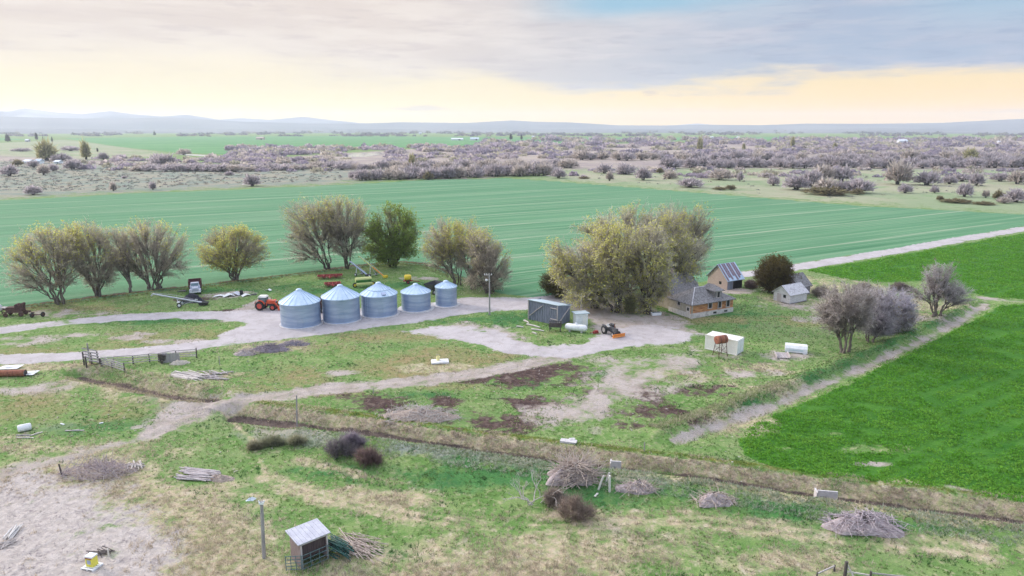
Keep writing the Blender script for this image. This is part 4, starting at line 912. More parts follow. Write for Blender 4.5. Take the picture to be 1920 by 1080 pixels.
# ---- grain bins
GBN = 'steel grain bins in a row along the gravel road'
def grain_bin(u, v, r, ve, va, label, hatch=False, pad=1.0, dents=False):
    p = at(u, v); Rr = px(p, r); hE = top_z(p, ve) - p.z; hA = top_z(p, va) - p.z
    t = thing('grain_bin', label, 'grain bin', p, math.radians(rnd.uniform(-20, 20)), GBN)
    m = MB(); n = 56; prof = []; k = int(hE / .05)
    for i in range(k + 1):
        z = .12 + (hE - .12) * i / k
        ring = .022 * math.sin(i * 2.1); seam = .03 if (i % max(1, k // 5)) == 0 else 0
        prof.append((Rr + ring * .5 + seam, z))
    m.lathe(prof, n=n, caps=False); w = m.build('wall', galv, t)
    m = MB(); Re = Rr * 1.045; rc = .42
    m.lathe([(Re, hE - .10), (Re, hE + .02), (rc, hA - .30), (rc * .9, hA - .25)], n=n, smooth=False)
    rf = m.build('roof', galv_r, t)
    s = MB(); nr_ = 20
    for q_ in range(nr_):
        a = 2 * math.pi * q_ / nr_; s.bar((math.cos(a) * Re, math.sin(a) * Re, hE + .05), (math.cos(a) * rc, math.sin(a) * rc, hA - .27), .07, .07)
    s.build('roof_rib', galv_r, rf)
    s = MB(); s.lathe([(rc + .05, hA - .32), (rc + .05, hA - .12), (rc * .5, hA), (.05, hA + .02)], n=20); s.build('roof_cap', galv_r, t)
    s = MB(); s.lathe([(Rr + .32 * pad, -.12), (Rr + .32 * pad, .13), (Rr - .3, .14)], n=n, smooth=False); s.build('foundation', conc, t)
    # door facing the road and a ladder
    a = math.radians(-75) - t.rotation_euler.z
    ca, sa = math.cos(a), math.sin(a); d = MB(); d.box((ca * (Rr + .04), sa * (Rr + .04), 1.1), (.08, .75, 1.5), rz=a); d.build('door', galv, t)
    a2 = math.radians(-120) - t.rotation_euler.z if dents else math.radians(60); l = MB()
    for sgn in (-.2, .2):
        o = Vector((-math.sin(a2), math.cos(a2), 0)) * sgn; b0 = Vector((math.cos(a2), math.sin(a2), 0)) * (Rr + .15) + o
        l.bar(b0 + Vector((0, 0, .6)), b0 + Vector((0, 0, hE)), .04)
    for i in range(int((hE - .6) / .3)):
        c = Vector((math.cos(a2), math.sin(a2), 0)) * (Rr + .15); o = Vector((-math.sin(a2), math.cos(a2), 0)) * .2
        l.bar(c - o + Vector((0, 0, .7 + .3 * i)), c + o + Vector((0, 0, .7 + .3 * i)), .03)
    l.build('ladder', galv_r, t)
    if hatch:
        a3 = math.radians(-62) - t.rotation_euler.z; f = .30; rr_ = Re + (rc - Re) * f * .6; zz = hE + (hA - .3 - hE) * f * .6
        h_ = MB(); h_.box((math.cos(a3) * rr_, math.sin(a3) * rr_, zz + .12), (.6, .7, .22), rz=a3, ry=math.radians(30)); h_.build('roof_hatch', blue_t, t)
        s = MB(); f = .45; rr_ = Re + (rc - Re) * f; zz = hE + (hA - .3 - hE) * f
        s.lathe([(rr_ + .04, zz - .02), (rr_ + .04, zz + .10), (rr_ - .04, zz + .12), (rr_ - .06, zz + .04)], n=n, smooth=False, caps=False); s.build('roof_ring', galv_r, t)
    return t
grain_bin(565, 607, 36, 564, 541, 'largest and nearest grain bin, leftmost of the row beside the orange tractor')
grain_bin(641, 599, 34, 554.5, 533, 'grain bin second from the left with shiny streaked wall')
grain_bin(712, 588, 33, 549.5, 528.5, 'middle grain bin with a hatch and a ring rib on its roof', True, 1.6, True)
grain_bin(780.5, 579, 27, 546, 531, 'smaller grain bin second from the right on a wide concrete pad', pad=2.2)
grain_bin(837, 571.5, 20, 536.5, 525.4, 'smallest and farthest grain bin at the right end of the row', pad=2.2)

# ---- wheels and vehicles
def wheel(parent, c, r, w, rim_m, tyre_m=None, lugs=True):
    m = MB(); m.lathe([(r * .58, -w / 2), (r * .93, -w / 2), (r, -w * .32), (r, w * .32), (r * .93, w / 2), (r * .58, w / 2)], n=28, axis='Y', caps=False)
    if lugs:
        for k in range(18):
            a = 2 * math.pi * k / 18; m.box((math.cos(a) * r, 0, math.sin(a) * r), (r * .08, w * .9, r * .10), ry=-a)
    wh = m.build('wheel', tyre_m or blk, parent, Vector(c))
    m = MB(); m.lathe([(r * .6, -w * .38), (r * .5, -w * .30), (r * .2, -w * .2), (r * .18, w * .2), (r * .5, w * .30), (r * .6, w * .38)], n=24, axis='Y'); m.build('rim', rim_m, wh)
    return wh
red_or = mat('rim_red', (.62, .09, .06), (.5, .08, .06), 3, .5)
def tractor_modern():
    p = at(501, 580); t = thing('tractor', 'orange tractor with cab and front loader parked left of the grain bins', 'tractor', p, math.radians(-4))
    m = MB(); m.box((-.1, 0, .95), (2.6, .6, .45)); m.box((1.0, 0, 1.05), (.9, .7, .5)); m.build('chassis', steel_d, t)
    m = MB(); m.box((.95, 0, 1.45), (1.5, .82, .62)); m.box((1.72, 0, 1.35), (.18, .80, .75), taper=.9)
    m.poly([(.2, -.41, 1.76), (1.7, -.41, 1.70), (1.7, .41, 1.70), (.2, .41, 1.76)], (0, 0, .07)); h = m.build('hood', orange, t)
    m = MB(); m.box((1.83, 0, 1.4), (.04, .55, .4)); m.build('grille', steel_d, h)
    for s in (-1, 1):
        m = MB(); m.lathe([(.10, 0), (.08, .04)], (1.84, s * .22, 1.62), n=12, axis='X'); m.build('headlight', white_p, h)
    m = MB(); m.box((-.55, 0, 1.75), (1.3, 1.25, 1.15), taper=.9); cb = m.build('cab', glass_b, t)
    m = MB()
    for a in (-1, 1):
        for b in (-1.2, .1): m.bar((b + (.02 if b < 0 else 0), a * .64, 1.15), (-.55 + (b + .55) * .9, a * .58, 2.35), .07)
    m.build('cab_post', steel_d, cb)
    m = MB(); m.box((-.55, 0, 2.42), (1.5, 1.35, .18), taper=.88); m.box((-.55, 0, 2.55), (1.2, 1.1, .08)); m.build('cab_roof', cream_p, t)
    for s in (-1, 1):
        m = MB(); pts = []
        for k in range(9):
            a = math.radians(20 + k * 17.5); pts.append((-.95 + math.cos(a) * .98, s * .78, .85 + math.sin(a) * .98))
        for k in range(8):
            q_ = [pts[k], pts[k + 1]]; m.poly([(q_[0][0], s * .55, q_[0][2]), (q_[1][0], s * .55, q_[1][2]), (q_[1][0], s * 1.08, q_[1][2]), (q_[0][0], s * 1.08, q_[0][2])], (0, 0, .04))
        m.build('fender', orange, t)
        wheel(t, (-.95, s * .85, .83), .83, .45, red_or, lugs=True); wheel(t, (1.35, s * .72, .55), .56, .34, red_or)
        m = MB(); m.bar((.15, s * .55, 1.45), (1.5, s * .55, 1.75), .12, .16); m.bar((1.5, s * .55, 1.75), (2.45, s * .55, .55), .12, .18); m.bar((.2, s * .55, .8), (.15, s * .55, 1.5), .12); m.bar((.6, s * .5, 1.2), (1.7, s * .5, 1.4), .07)
        m.build('loader_arm', orange, t)
    m = MB(); sec = [(2.4, .75), (2.45, .15), (2.95, .10), (3.0, .16), (2.52, .22), (2.47, .72)]
    m.poly([(x_, -.95, z_) for x_, z_ in sec], (0, 1.9, 0)); m.box((2.6, -.95, .38), (.42, .04, .5)); m.box((2.6, .95, .38), (.42, .04, .5)); m.build('bucket', orange, t)
    m = MB(); m.tube([(.75, .35, 1.75), (.75, .35, 2.3)], .05); m.build('exhaust_pipe', steel_d, t)
tractor_modern()
def old_truck(u, v, rz, label, box_m=maroon, cab_m=cabw):
    p = at(u, v); t = thing('truck', label, 'truck', p, rz)
    m = MB(); m.box((0, 0, .75), (5.6, .8, .22)); m.build('chassis', steel_d, t)
    m = MB(); L, Wd, h = 3.4, 2.25, 1.15
    m.box((-1.1, 0, 1.0), (L, Wd, .12)); m.box((-1.1, Wd / 2, 1.6), (L, .08, h)); m.box((-1.1, -Wd / 2, 1.6), (L, .08, h)); m.box((-1.1 - L / 2, 0, 1.6), (.08, Wd + .08, h)); m.box((-1.1 + L / 2, 0, 1.65), (.08, Wd + .08, h + .15))
    for k in range(6):
        for s in (-1, 1): m.box((-1.1 - L / 2 + .3 + k * .56, s * (Wd / 2 + .07), 1.6), (.09, .06, h))
    m.build('cargo_box', box_m, t)
    m = MB(); m.box((1.25, 0, 1.20), (1.15, 1.8, .75)); m.box((1.20, 0, 1.88), (1.0, 1.65, .62), taper=.86); cb = m.build('cab', cab_m, t)
    m = MB(); m.poly([(1.76, -.68, 1.62), (1.76, .68, 1.62), (1.67, .62, 2.08), (1.67, -.62, 2.08)], (.03, 0, .01)); m.build('windshield', glass_b, cb)
    for s in (-1, 1):
        m = MB(); m.poly([(.9, s * .83, 1.62), (1.55, s * .83, 1.62), (1.5, s * .77, 2.08), (.9, s * .77, 2.08)], (0, s * .02, 0)); m.build('side_window', glass_b, cb)
    m = MB(); m.box((2.35, 0, 1.15), (1.15, 1.25, .62), taper=.86); m.box((2.93, 0, 1.05), (.06, 1.1, .5)); hd = m.build('hood', cab_m, t)
    m = MB()
    for k in range(5): m.box((2.975, 0, .88 + k * .09), (.03, .95, .04))
    m.build('grille', steel, hd)
    for s in (-1, 1):
        m = MB(); m.box((2.4, s * .82, .95), (1.2, .45, .14)); m.box((2.9, s * .82, .8), (.2, .42, .4)); m.box((1.9, s * .82, .8), (.25, .42, .35)); m.build('fender', cab_m, t)
        m = MB(); m.lathe([(.12, 0), (.09, .05)], (3.0, s * .72, .98), n=12, axis='X'); m.build('headlight', white_p, t)
        wheel(t, (2.35, s * .85, .45), .45, .24, white_p, lugs=False); wheel(t, (-1.5, s * .85, .48), .48, .5, steel_d, lugs=False)
    m = MB(); m.box((3.05, 0, .62), (.12, 2.0, .2)); m.build('bumper', white_p, t)
old_truck(367, 547, math.radians(-66), 'old dump truck with maroon box and faded white cab under the tree row')
def wagon(u, v, rz, label, m1):
    p = at(u, v); t = thing('farm_wagon', label, 'wagon', p, rz)
    m = MB(); m.poly([(-1.5, -.6, 1.0), (1.5, -.6, 1.0), (1.9, -1.1, 2.1), (-1.9, -1.1, 2.1)], (0, .05, 0)); m.poly([(-1.5, .6, 1.0), (1.5, .6, 1.0), (1.9, 1.1, 2.1), (-1.9, 1.1, 2.1)], (0, .05, 0))
    for s in (-1, 1): m.poly([(s * 1.5, -.6, 1.0), (s * 1.5, .6, 1.0), (s * 1.9, 1.1, 2.1), (s * 1.9, -1.1, 2.1)], (.05, 0, 0))
    m.box((0, 0, 1.0), (3.0, 1.2, .08)); m.build('hopper', m1, t)
    m = MB(); m.box((0, 0, .75), (3.6, .3, .2)); m.bar((1.8, 0, .7), (3.0, 0, .4), .1); m.build('chassis', steel_d, t)
    for a in (-1.2, 1.2):
        for s in (-1, 1): wheel(t, (a, s * .85, .45), .45, .24, white_p, lugs=False)
wagon(603, 583, math.radians(75), 'dark wagon half hidden in the gap between the two nearest grain bins', rust_d)
wagon(814, 549, math.radians(60), 'dark wagon half hidden left of the smallest grain bin', steel_d)

# ---- augers
def auger(name, label, pf, ph, hf, hh, tube_m, r, legs_at, wheel_r, hopper_m, hl=1.0, end_m=None):
    """inlet on the ground at pf, raised spout over ph; legs_at fraction carries the wheel frame"""
    a = at(*pf); b = at(*ph); t = thing(name, label, 'auger', a)
    A = Vector((0, 0, hf)); B = Vector((b.x - a.x, b.y - a.y, b.z - a.z + hh))
    m = MB(); k = A.lerp(B, .45)
    m.tube([A, k], r, 10); m.build('tube', tube_m, t)
    m = MB(); m.tube([k, B], r * .92, 10); d = (B - A).normalized(); m.tube([B, B + d * .35 + Vector((0, 0, -.45))], [r, r * .8], 10); m.build('spout_tube', end_m or tube_m, t)
    m = MB(); m.tube([A.lerp(B, .1) + Vector((0, 0, .12 + r)), A.lerp(B, .55) + Vector((0, 0, .35 + r)), A.lerp(B, .95) + Vector((0, 0, .1 + r))], .03, 5); m.build('truss_cable', steel, t)
    side = Vector((-d.y, d.x, 0)).normalized(); c = A.lerp(B, legs_at); g = Vector((c.x, c.y, 0)); fw = Vector((d.x, d.y, 0)).normalized()
    m = MB()
    for s in (-1, 1):
        ft = g + side * s * .9 - fw * .6; ft.z = wheel_r
        m.bar(c, ft, .09); m.bar(A.lerp(B, .15), ft, .06)
    m.bar(g + side * .9 - fw * .6 + Vector((0, 0, wheel_r)), g - side * .9 - fw * .6 + Vector((0, 0, wheel_r)), .08); m.build('undercarriage', steel, t)
    for s in (-1, 1):
        ft = g + side * s * 1.0 - fw * .6; w = wheel(t, (ft.x, ft.y, wheel_r), wheel_r, .2, white_p, lugs=False); w.rotation_euler.z = math.atan2(fw.y, fw.x)
    m = MB(); c0 = A - d * .3; an = math.atan2(d.y, d.x)
    m.box((c0.x, c0.y, .38), (hl, .9, .45), rz=an, taper=1.25); m.build('hopper', hopper_m, t)
    return t
auger('grain_auger', 'long silver grain auger with black hopper lying left of the orange tractor', (379, 572.5), (290, 577), .55, 2.6, steel, .16, .52, .42, blk, 1.4)
auger('grain_auger', 'short bluish auger raised on an A shaped stand behind the green drill', (688, 519), (658, 514), .5, 2.9, blue_t, .17, .60, .35, steel_d, .6)
auger('grain_auger', 'thin auger with orange lower tube and pale upper tube slanting up into the trees', (721, 521.5), (675, 515), .35, 4.2, orange_b, .11, .55, .35, yellow, .5, lid_y)

# ---- implements
def disc(u, v, rz, Lr, label):
    p = at(u, v); t = thing('disc_harrow', label, 'harrow', p, rz, 'faded red implements behind the grain bins')
    m = MB(); m.bar((-Lr, 0, .7), (Lr, 0, .7), .18); m.bar((-Lr, .9, .7), (Lr, .9, .7), .18); m.bar((-Lr * .9, -.7, .6), (Lr * .9, -.8, .6), .14)
    for k in range(5): x_ = -Lr + 2 * Lr * k / 4; m.bar((x_, -.7, .66), (x_, .9, .72), .14)
    m.bar((0, -.8, .7), (0, -2.0, .45), .16); m.bar((-.8, 0, .7), (0, -1.6, .5), .12); m.bar((.8, 0, .7), (0, -1.6, .5), .12); m.build('frame', red_o, t)
    m = MB()
    for y_ in (-.75, .9):
        m.tube([(-Lr, y_, .35), (Lr, y_, .35)], .05, 6)
        for k in range(int(Lr * 2 / .3)): m.lathe([(.33, -.02), (.05, .03)], (-Lr + .2 + .3 * k, y_, .33), n=14, axis='X')
    m.build('disc_gang', rust, t)
    for s in (-1, 1): wheel(t, (s * Lr * .5, .2, .38), .38, .22, red_o, lugs=False)
disc(619, 522, math.radians(14), 2.6, 'faded red disc harrow farther back, left of the green drill')
disc(624, 537, math.radians(18), 1.6, 'faded red disc harrow just behind the second grain bin')
p = at(682, 537); t = thing('seed_drill', 'green seed drill with pale yellow lids behind the grain bins', 'seed drill', p, math.radians(24))
m = MB(); m.poly([(-1.6, -.35, .95), (-1.6, .35, .95), (-1.6, .5, 1.5), (-1.6, -.5, 1.5)], (3.2, 0, 0)); m.build('seed_box', green_p, t)
m = MB(); m.lathe([(.48, -1.62), (.48, 1.62)], (0, 0, 1.5), n=18, axis='X'); m.build('lid', lid_y, t)
m = MB(); m.box((0, -1.0, .75), (3.3, .45, .35)); m.build('fertiliser_box', lid_y, t)
m = MB(); m.bar((-1.7, -.6, .55), (1.7, -.6, .55), .14); m.bar((-1.7, .3, .6), (1.7, .3, .6), .14)
for k in range(12): m.bar((-1.5 + k * .27, 0, .9), (-1.5 + k * .27, .55, .12), .05)
m.bar((0, -.6, .55), (0, -2.2, .4), .14); m.build('frame', green_p, t)
for s in (-1, 1): wheel(t, (s * 1.85, -.35, .5), .5, .22, yellow, lugs=False)
p = at(765, 531); t = thing('spray_tank', 'round yellow tank on a small red trailer behind the smaller grain bins', 'tank', p, math.radians(10))
m = MB(); m.lathe([(.1, -.75), (.45, -.72), (.6, -.5), (.62, 0), (.6, .5), (.45, .72), (.1, .75)], (0, 0, 1.25), n=22, axis='X'); m.build('tank', yellow, t)
m = MB(); m.box((0, 0, .55), (1.9, .9, .14)); m.bar((.9, 0, .5), (2.4, -.3, .35), .12)
for s in (-.5, .5): m.box((s, 0, .75), (.12, .8, .4))
m.build('trailer_frame', red_o, t)
for s in (-1, 1): wheel(t, (0, s * .62, .36), .36, .2, red_o, lugs=False)

# ---- old brown machine and axle by the left tree
p = at(34, 592); t = thing('old_combine', 'derelict dark brown harvesting machine at the far left of the yard', 'farm machine', p, math.radians(8))
m = MB(); m.box((-.2, 0, 1.25), (2.6, 1.1, .8)); m.box((-1.6, 0, 1.35), (1.0, 1.0, .35), ry=.1); m.box((.7, 0, 1.75), (.9, 1.0, .5)); m.build('body', rust_d, t)
m = MB(); m.box((-1.7, 0, 1.55), (1.3, 1.05, .06), ry=.12); m.build('top_sheet', wood_l, t)
m = MB(); m.lathe([(.3, -.55), (.36, -.5), (.36, .5), (.3, .55)], (.2, 0, 1.85), n=14, axis='Y'); m.lathe([(.24, -.5), (.24, .5)], (1.05, 0, 2.1), n=12, axis='Y'); m.bar((1.1, .3, 1.4), (1.3, .3, 2.25), .12); m.build('threshing_drum', rust_d, t)
m = MB(); m.bar((-2.2, -.5, .8), (1.9, -.5, .7), .14); m.bar((-2.2, .5, .8), (1.9, .5, .7), .14); m.bar((1.8, 0, .7), (2.7, 0, .45), .12); m.build('frame', rust_d, t)
for a, r in ((-1.6, .38), (.9, .42)):
    for s in (-1, 1): wheel(t, (a, s * .75, r), r, .2, rust_d, rust_d, lugs=False)
p = at(71, 594.5); t = thing('cart_axle', 'bare axle with two dark wheels right of the brown machine', 'axle', p, math.radians(22))
m = MB(); m.bar((-.75, 0, .42), (.75, 0, .42), .12); m.bar((0, 0, .45), (-1.3, .4, .5), .1); m.build('beam', rust_d, t)
for s in (-1, 1): wheel(t, (s * .8, 0, .43), .43, .2, rust_d, lugs=False).rotation_euler.z = math.radians(60)
p = at(-4, 590); t = thing('white_tank', 'white round tank on a dark stand cut by the left frame edge', 'tank', p)
m = MB(); m.lathe([(.1, -.8), (.5, -.75), (.62, -.5), (.62, .5), (.5, .75), (.1, .8)], (0, 0, 1.25), n=22, axis='X'); m.build('tank', white_p, t)
m = MB(); [m.box((a, b, .35), (.12, .12, .7)) for a in (-.5, .5) for b in (-.4, .4)]; m.box((0, 0, .68), (1.2, 1.0, .1)); m.build('stand', steel_d, t)

# ---- light pole and mast
p = at(918, 590); t = thing('light_pole', 'tall wooden yard light pole by the gravel road right of the grain bins', 'light pole', p)
hp = top_z(p, 512) - p.z; m = MB(); m.tube([(0, 0, -.3), (0.02, 0, hp * .5), (0, 0, hp)], [.16, .13, .10], 10); m.build('pole', wood_g, t)
m = MB(); m.bar((-.9, 0, hp - .35), (.5, 0, hp - .35), .1); m.bar((-.5, 0, hp - .35), (0, 0, hp - .9), .05); ca_ = m.build('crossarm', wood_g, t)
m = MB(); [m.lathe([(.06, 0), (.08, .1), (.04, .2)], (x_, 0, hp - .3), n=8) for x_ in (-.8, -.45, .4)]; m.build('insulator', white_p, ca_)
m = MB(); m.tube([(0, 0, hp - 1.3), (-.45, -.1, hp - 1.1)], .035, 6); m.lathe([(.05, .0), (.20, -.12), (.22, -.3), (.12, -.42)], (-.5, -.1, hp - 1.0), n=14); m.build('lamp', white_p, t)
p = at(495, 1046); t = thing('utility_pole', 'short weathered pole leaning by the open shed in the foreground', 'pole', p)
hp = top_z(p, 940) - p.z; xl = px(p, 5); m = MB(); m.tube([(0, 0, -.3), (xl * .5, 0, hp * .5), (xl, 0, hp)], [.15, .13, .115], 10); m.build('pole', wood_g, t)
m = MB(); m.box((xl, -.05, hp - .12), (.34, .16, .18)); [m.lathe([(.05, 0), (.06, .08), (.03, .14)], (xl + s * .2, -.02, hp - .05), n=8) for s in (-1, 1)]; m.build('bracket', white_p, t)

# ---- windbreak shed, hut, propane tank, feeder, old tractor
A0 = at(991, 598.5); B0 = at(1046, 611)
dv = (B0 - A0); L = Vector((dv.x, dv.y)).length; ang = math.atan2(dv.y, dv.x); hw = top_z(A0, 562) - A0.z
t = thing('board_shed', 'tall blue grey board shed with diagonal braces by the yard entrance', 'shed', A0, ang)
Dp = 3.4; m = MB(); n = 17
m.box((L / 2, .06, hw / 2), (L, .04, hw))
for k in range(n + 1): m.box((L * k / n, -.02 + .0, hw / 2), (.13, .12, hw))
m.build('front_wall', wood_b, t)
m = MB(); m.box((L - .06, Dp / 2 + .05, hw * .45), (.05, Dp, hw * .9))
for k in range(9): m.box((L + .0, .25 + Dp * k / 9, hw * (.49 - .016 * k)), (.08, .2, hw * (.97 - .03 * k)))
m.build('side_wall', wood_b, t)
m = MB(); m.box((.06, Dp / 2 + .05, hw * .45), (.05, Dp, hw * .9)); m.box((L / 2, Dp + .05, hw * .37), (L, .05, hw * .74)); m.build('back_wall', wood_b, t)
m = MB(); m.bar((.3, -.13, hw * .22), (L * .5, -.13, hw * .86), .2, .08); m.bar((L * .76, -.13, hw * .82), (L, -.13, hw * .82), .2, .08); m.bar((L * .76, -.13, hw * .28), (L, -.13, hw * .28), .2, .08); m.bar((L - .04, -.12, 0), (L - .04, -.12, hw), .16, .1); m.bar((.05, -.12, 0), (.05, -.12, hw), .16, .1)
m.bar((L + .1, .2, hw * .15), (L + .1, Dp - .2, hw * .72), .08, .2); m.build('brace', wood_l, t)
m = MB(); m.poly([(-.15, -.25, hw + .02), (L + .2, -.25, hw + .02), (L + .2, Dp + .3, hw * .80), (-.15, Dp + .3, hw * .80)], (0, 0, .09)); m.build('roof', tin_b, t)
p = at(1091, 617); q_ = at(1106, 614); ang = math.radians(14)
t = thing('utility_hut', 'narrow white hut with pale blue flat roof behind the propane tank', 'hut', at(1091, 613), ang)
wH = px(p, 23); hH = top_z(at(1091, 617), 592.5) - p.z
m = MB(); m.box((0, wH * .4, hH / 2), (wH, wH * .8, hH)); [m.box((0, -.015, hH * (.1 + .2 * k)), (wH, .03, .03)) for k in range(5)]; m.build('wall', white_p, t)
m = MB(); m.box((.0, wH * .4, hH + .06), (wH * 1.22, wH * 1.1, .12), rx=-.06); m.build('roof', tin_b, t)
m = MB(); m.box((wH * .24, -.04, hH * .45), (wH * .36, .05, hH * .82)); m.build('door', cream_p, t)
m = MB(); m.tube([(.2, wH * .6, hH), (.2, wH * .6, hH + px(p, 36))], .035, 6); m.build('mast', wood_l, t)
p = at(1080, 622); t = thing('propane_tank', 'long white propane tank lying in front of the white hut', 'tank', p, math.radians(-22))
r = .55; Lq = 1.5; m = MB(); m.lathe([(.06, -Lq - .38), (r * .5, -Lq - .3), (r * .86, -Lq - .12), (r, -Lq + .1), (r, Lq - .1), (r * .86, Lq + .12), (r * .5, Lq + .3), (.06, Lq + .38)], (0, 0, r + .18), n=28, axis='X'); m.build('tank', white_p, t)
m = MB(); [m.box((s * 1.0, 0, .12), (.2, .9, .36)) for s in (-1, 1)]; m.build('saddle', conc, t)
m = MB(); m.lathe([(.2, 0), (.2, .18), (.12, .26)], (0, 0, 2 * r + .16), n=14); m.build('valve_dome', white_p, t)
p = at(1041, 620.5); t = thing('feed_bunk', 'dark slatted feed bunk standing in the grass before the board shed', 'feed bunk', p, math.radians(-6))
m = MB()
for x_ in (-.85, .85):
    for y_ in (-.35, .35): m.bar((x_, y_, 0), (x_ * 1.02, y_ * 1.3, 1.5), .12)
m.build('leg', wood_d, t)
m = MB(); m.box((0, 0, .75), (2.0, .8, .08)); m.box((0, -.42, .95), (2.05, .06, .35)); m.box((0, .42, .95), (2.05, .06, .35))
for k in range(9): m.bar((-.95 + k * .24, -.45, .8), (-.95 + k * .24, -.55, 1.5), .06); m.bar((-.95 + k * .24, .45, .8), (-.95 + k * .24, .55, 1.5), .06)
m.bar((-1.0, -.55, 1.5), (1.0, -.55, 1.5), .1); m.bar((-1.0, .55, 1.5), (1.0, .55, 1.5), .1); m.build('rack', wood_d, t)
p = at(1146, 627); t = thing('tractor', 'old dark tractor without cab carrying an orange blade in the yard', 'tractor', p, math.radians(-62))
m = MB(); m.box((.5, 0, .95), (1.7, .5, .6), taper=.85); m.box((1.38, 0, .9), (.15, .55, .75)); m.build('hood', steel_d, t)
m = MB(); m.box((-.5, 0, .7), (1.4, .45, .45)); m.bar((1.2, -.5, .4), (1.2, .5, .4), .12); m.bar((-.8, -.7, .65), (-.8, .7, .65), .16); m.build('chassis', steel_d, t)
m = MB(); m.box((-.75, 0, 1.12), (.45, .5, .1)); m.box((-.98, 0, 1.32), (.08, .5, .4)); m.build('seat', cream_p, t)
m = MB(); m.tube([(-.1, 0, 1.1), (-.4, 0, 1.5)], .025, 6); m.lathe([(.2, 0), (.22, .02), (.2, .04)], (-.42, 0, 1.5), n=16); m.build('steering_wheel', blk, t)
m = MB(); m.tube([(.7, .1, 1.2), (.7, .1, 2.0)], .04, 6); m.build('exhaust_pipe', rust, t)
for s in (-1, 1):
    wheel(t, (-.8, s * .8, .68), .68, .36, wood_g); wheel(t, (1.2, s * .62, .38), .38, .2, wood_g, lugs=False)
    m = MB(); m.box((-.8, s * .8, 1.4), (.9, .4, .06), ry=.1); m.build('fender', steel_d, t)
m = MB(); m.bar((1.0, -.45, .5), (1.9, -.6, .4), .1); m.bar((1.0, .45, .5), (1.9, .6, .4), .1); m.build('blade_arm', steel_d, t)
m = MB(); sec = [(1.95, .08), (2.12, .1), (2.02, .35), (2.14, .62), (1.98, .62), (1.9, .35)]; m.poly([(a, -1.15, b) for a, b in sec], (0, 2.3, 0)); m.build('blade', orange_b, t)
for u, v, L_, a, lab in ((1000, 612, 2.8, -40, 'long bleached log lying in the grass left of the feed bunk'), (1008, 620, 2.2, -25, 'bleached log nearest the yard road in the shed grass'), (987, 604, 1.6, -60, 'short pale log by the foot of the board shed'), (975, 614, 1.2, -20, 'short pale log at the left rim of the shed grass'), (1002, 626, .9, -50, 'stubby pale log piece in the grass before the shed')):
    p = at(u, v); m = MB(); m.tube([(-L_ / 2, 0, .12), (0, .05, .14), (L_ / 2, 0, .1)], [.15, .14, .1], 8); o = m.build('log', wood_p, None, p, math.radians(a)); tag(o, lab, 'log', 'logs by the board shed')
p = at(1117, 625); m = MB(); m.box((0, 0, .2), (.9, .5, .35), taper=.8); m.box((.1, 0, .42), (.4, .5, .12), rz=.4); m.bar((-.4, 0, .3), (-.9, .3, .1), .08); o = m.build('scrap_part', red_o, None, p, .3); tag(o, 'small red scrap part lying between hut and old tractor', 'scrap')

# ---- gabled buildings
def gable(name, label, cat, P0, P1, depth, hw, hr, wall_m, roof_m, over=.3, gable_front=True, extra=None):
    """P0 near corner, P1 along the eave side; gables at both ends"""
    d = P1 - P0; L = math.hypot(d.x, d.y); t = thing(name, label, cat, P0, math.atan2(d.y, d.x))
    m = MB()
    m.poly([(0, 0, -.3), (0, depth, -.3), (0, depth, hw), (0, depth / 2, hr), (0, 0, hw)], (.15, 0, 0))
    m.poly([(L, 0, -.3), (L, depth, -.3), (L, depth, hw), (L, depth / 2, hr), (L, 0, hw)], (-.15, 0, 0))
    m.box((L / 2, .077, hw / 2 - .15), (L - .31, .15, hw + .29)); m.box((L / 2, depth - .077, hw / 2 - .15), (L - .31, .15, hw + .29))
    k = int(hw / .22)
    for i in range(1, k): m.box((L / 2, -.012, hw * i / k), (L - .05, .024, .03))
    for i in range(1, int(hr / .24)):
        z = .24 * i; w = depth if z < hw else depth * max(0, (hr - z)) / (hr - hw)
        if w > .3: m.box((-.012, depth / 2, z), (.024, w - .06, .03))
    w = m.build('wall', wall_m, t)
    m = MB(); sl = (hr - hw) / (depth / 2)
    for s in (0, 1):
        y0, y1 = (-over, depth / 2) if s == 0 else (depth + over, depth / 2)
        m.poly([(-over, y0, hw - sl * over + .05), (L + over, y0, hw - sl * over + .05), (L + over, y1, hr + .05), (-over, y1, hr + .05)], (0, 0, .09))
    rf = m.build('roof', roof_m, t)
    return t, L, w, rf
# barn with a striped tin roof
P0 = at(1363, 543.5); P1 = at(1391, 539); hw = top_z(P0, 525) - P0.z
barn, L, w, rf = gable('barn', 'gabled barn with rusty striped tin roof and open side behind the log house', 'barn', P0, P1, 5.4, hw, hw + 2.7, siding_pk, galv_r, .35)
m = MB()
for k, c in enumerate((0, 1, 1, 0, 1, 1, 0, 1)):
    if c: pass
for k in range(7):
    x0 = -.2 + k * (L + .4) / 7 + .12 * (k % 2); sl = 2.7 / 2.7; f0 = (.0, .35, .1, .5, .0, .2, .45)[k]
    y0 = -.3 + 2.9 * f0 * .5; m.poly([(x0, y0, hw + sl * y0 + .17), (x0 + .45, y0, hw + sl * y0 + .17), (x0 + .45, 2.62, hw + 2.62 + .17), (x0, 2.62, hw + 2.62 + .17)], (0, 0, .03))
m.build('rusty_sheet', mat('purple_rust_tin', (.22, .16, .20), (.30, .22, .25), 3, .6, .3), rf)
m = MB(); m.box((L * .68, -.03, hw * .40), (L * .58, .06, hw * .86)); m.build('doorway', glass_d, barn)
m = MB(); m.box((L * .18, -.05, hw * .44), (L * .34, .07, hw * .9)); m.build('door', wood_b, barn)
m = MB(); m.box((-.03, 1.9, hw * .55), (.06, .6, .6)); m.build('window', glass_d, barn)
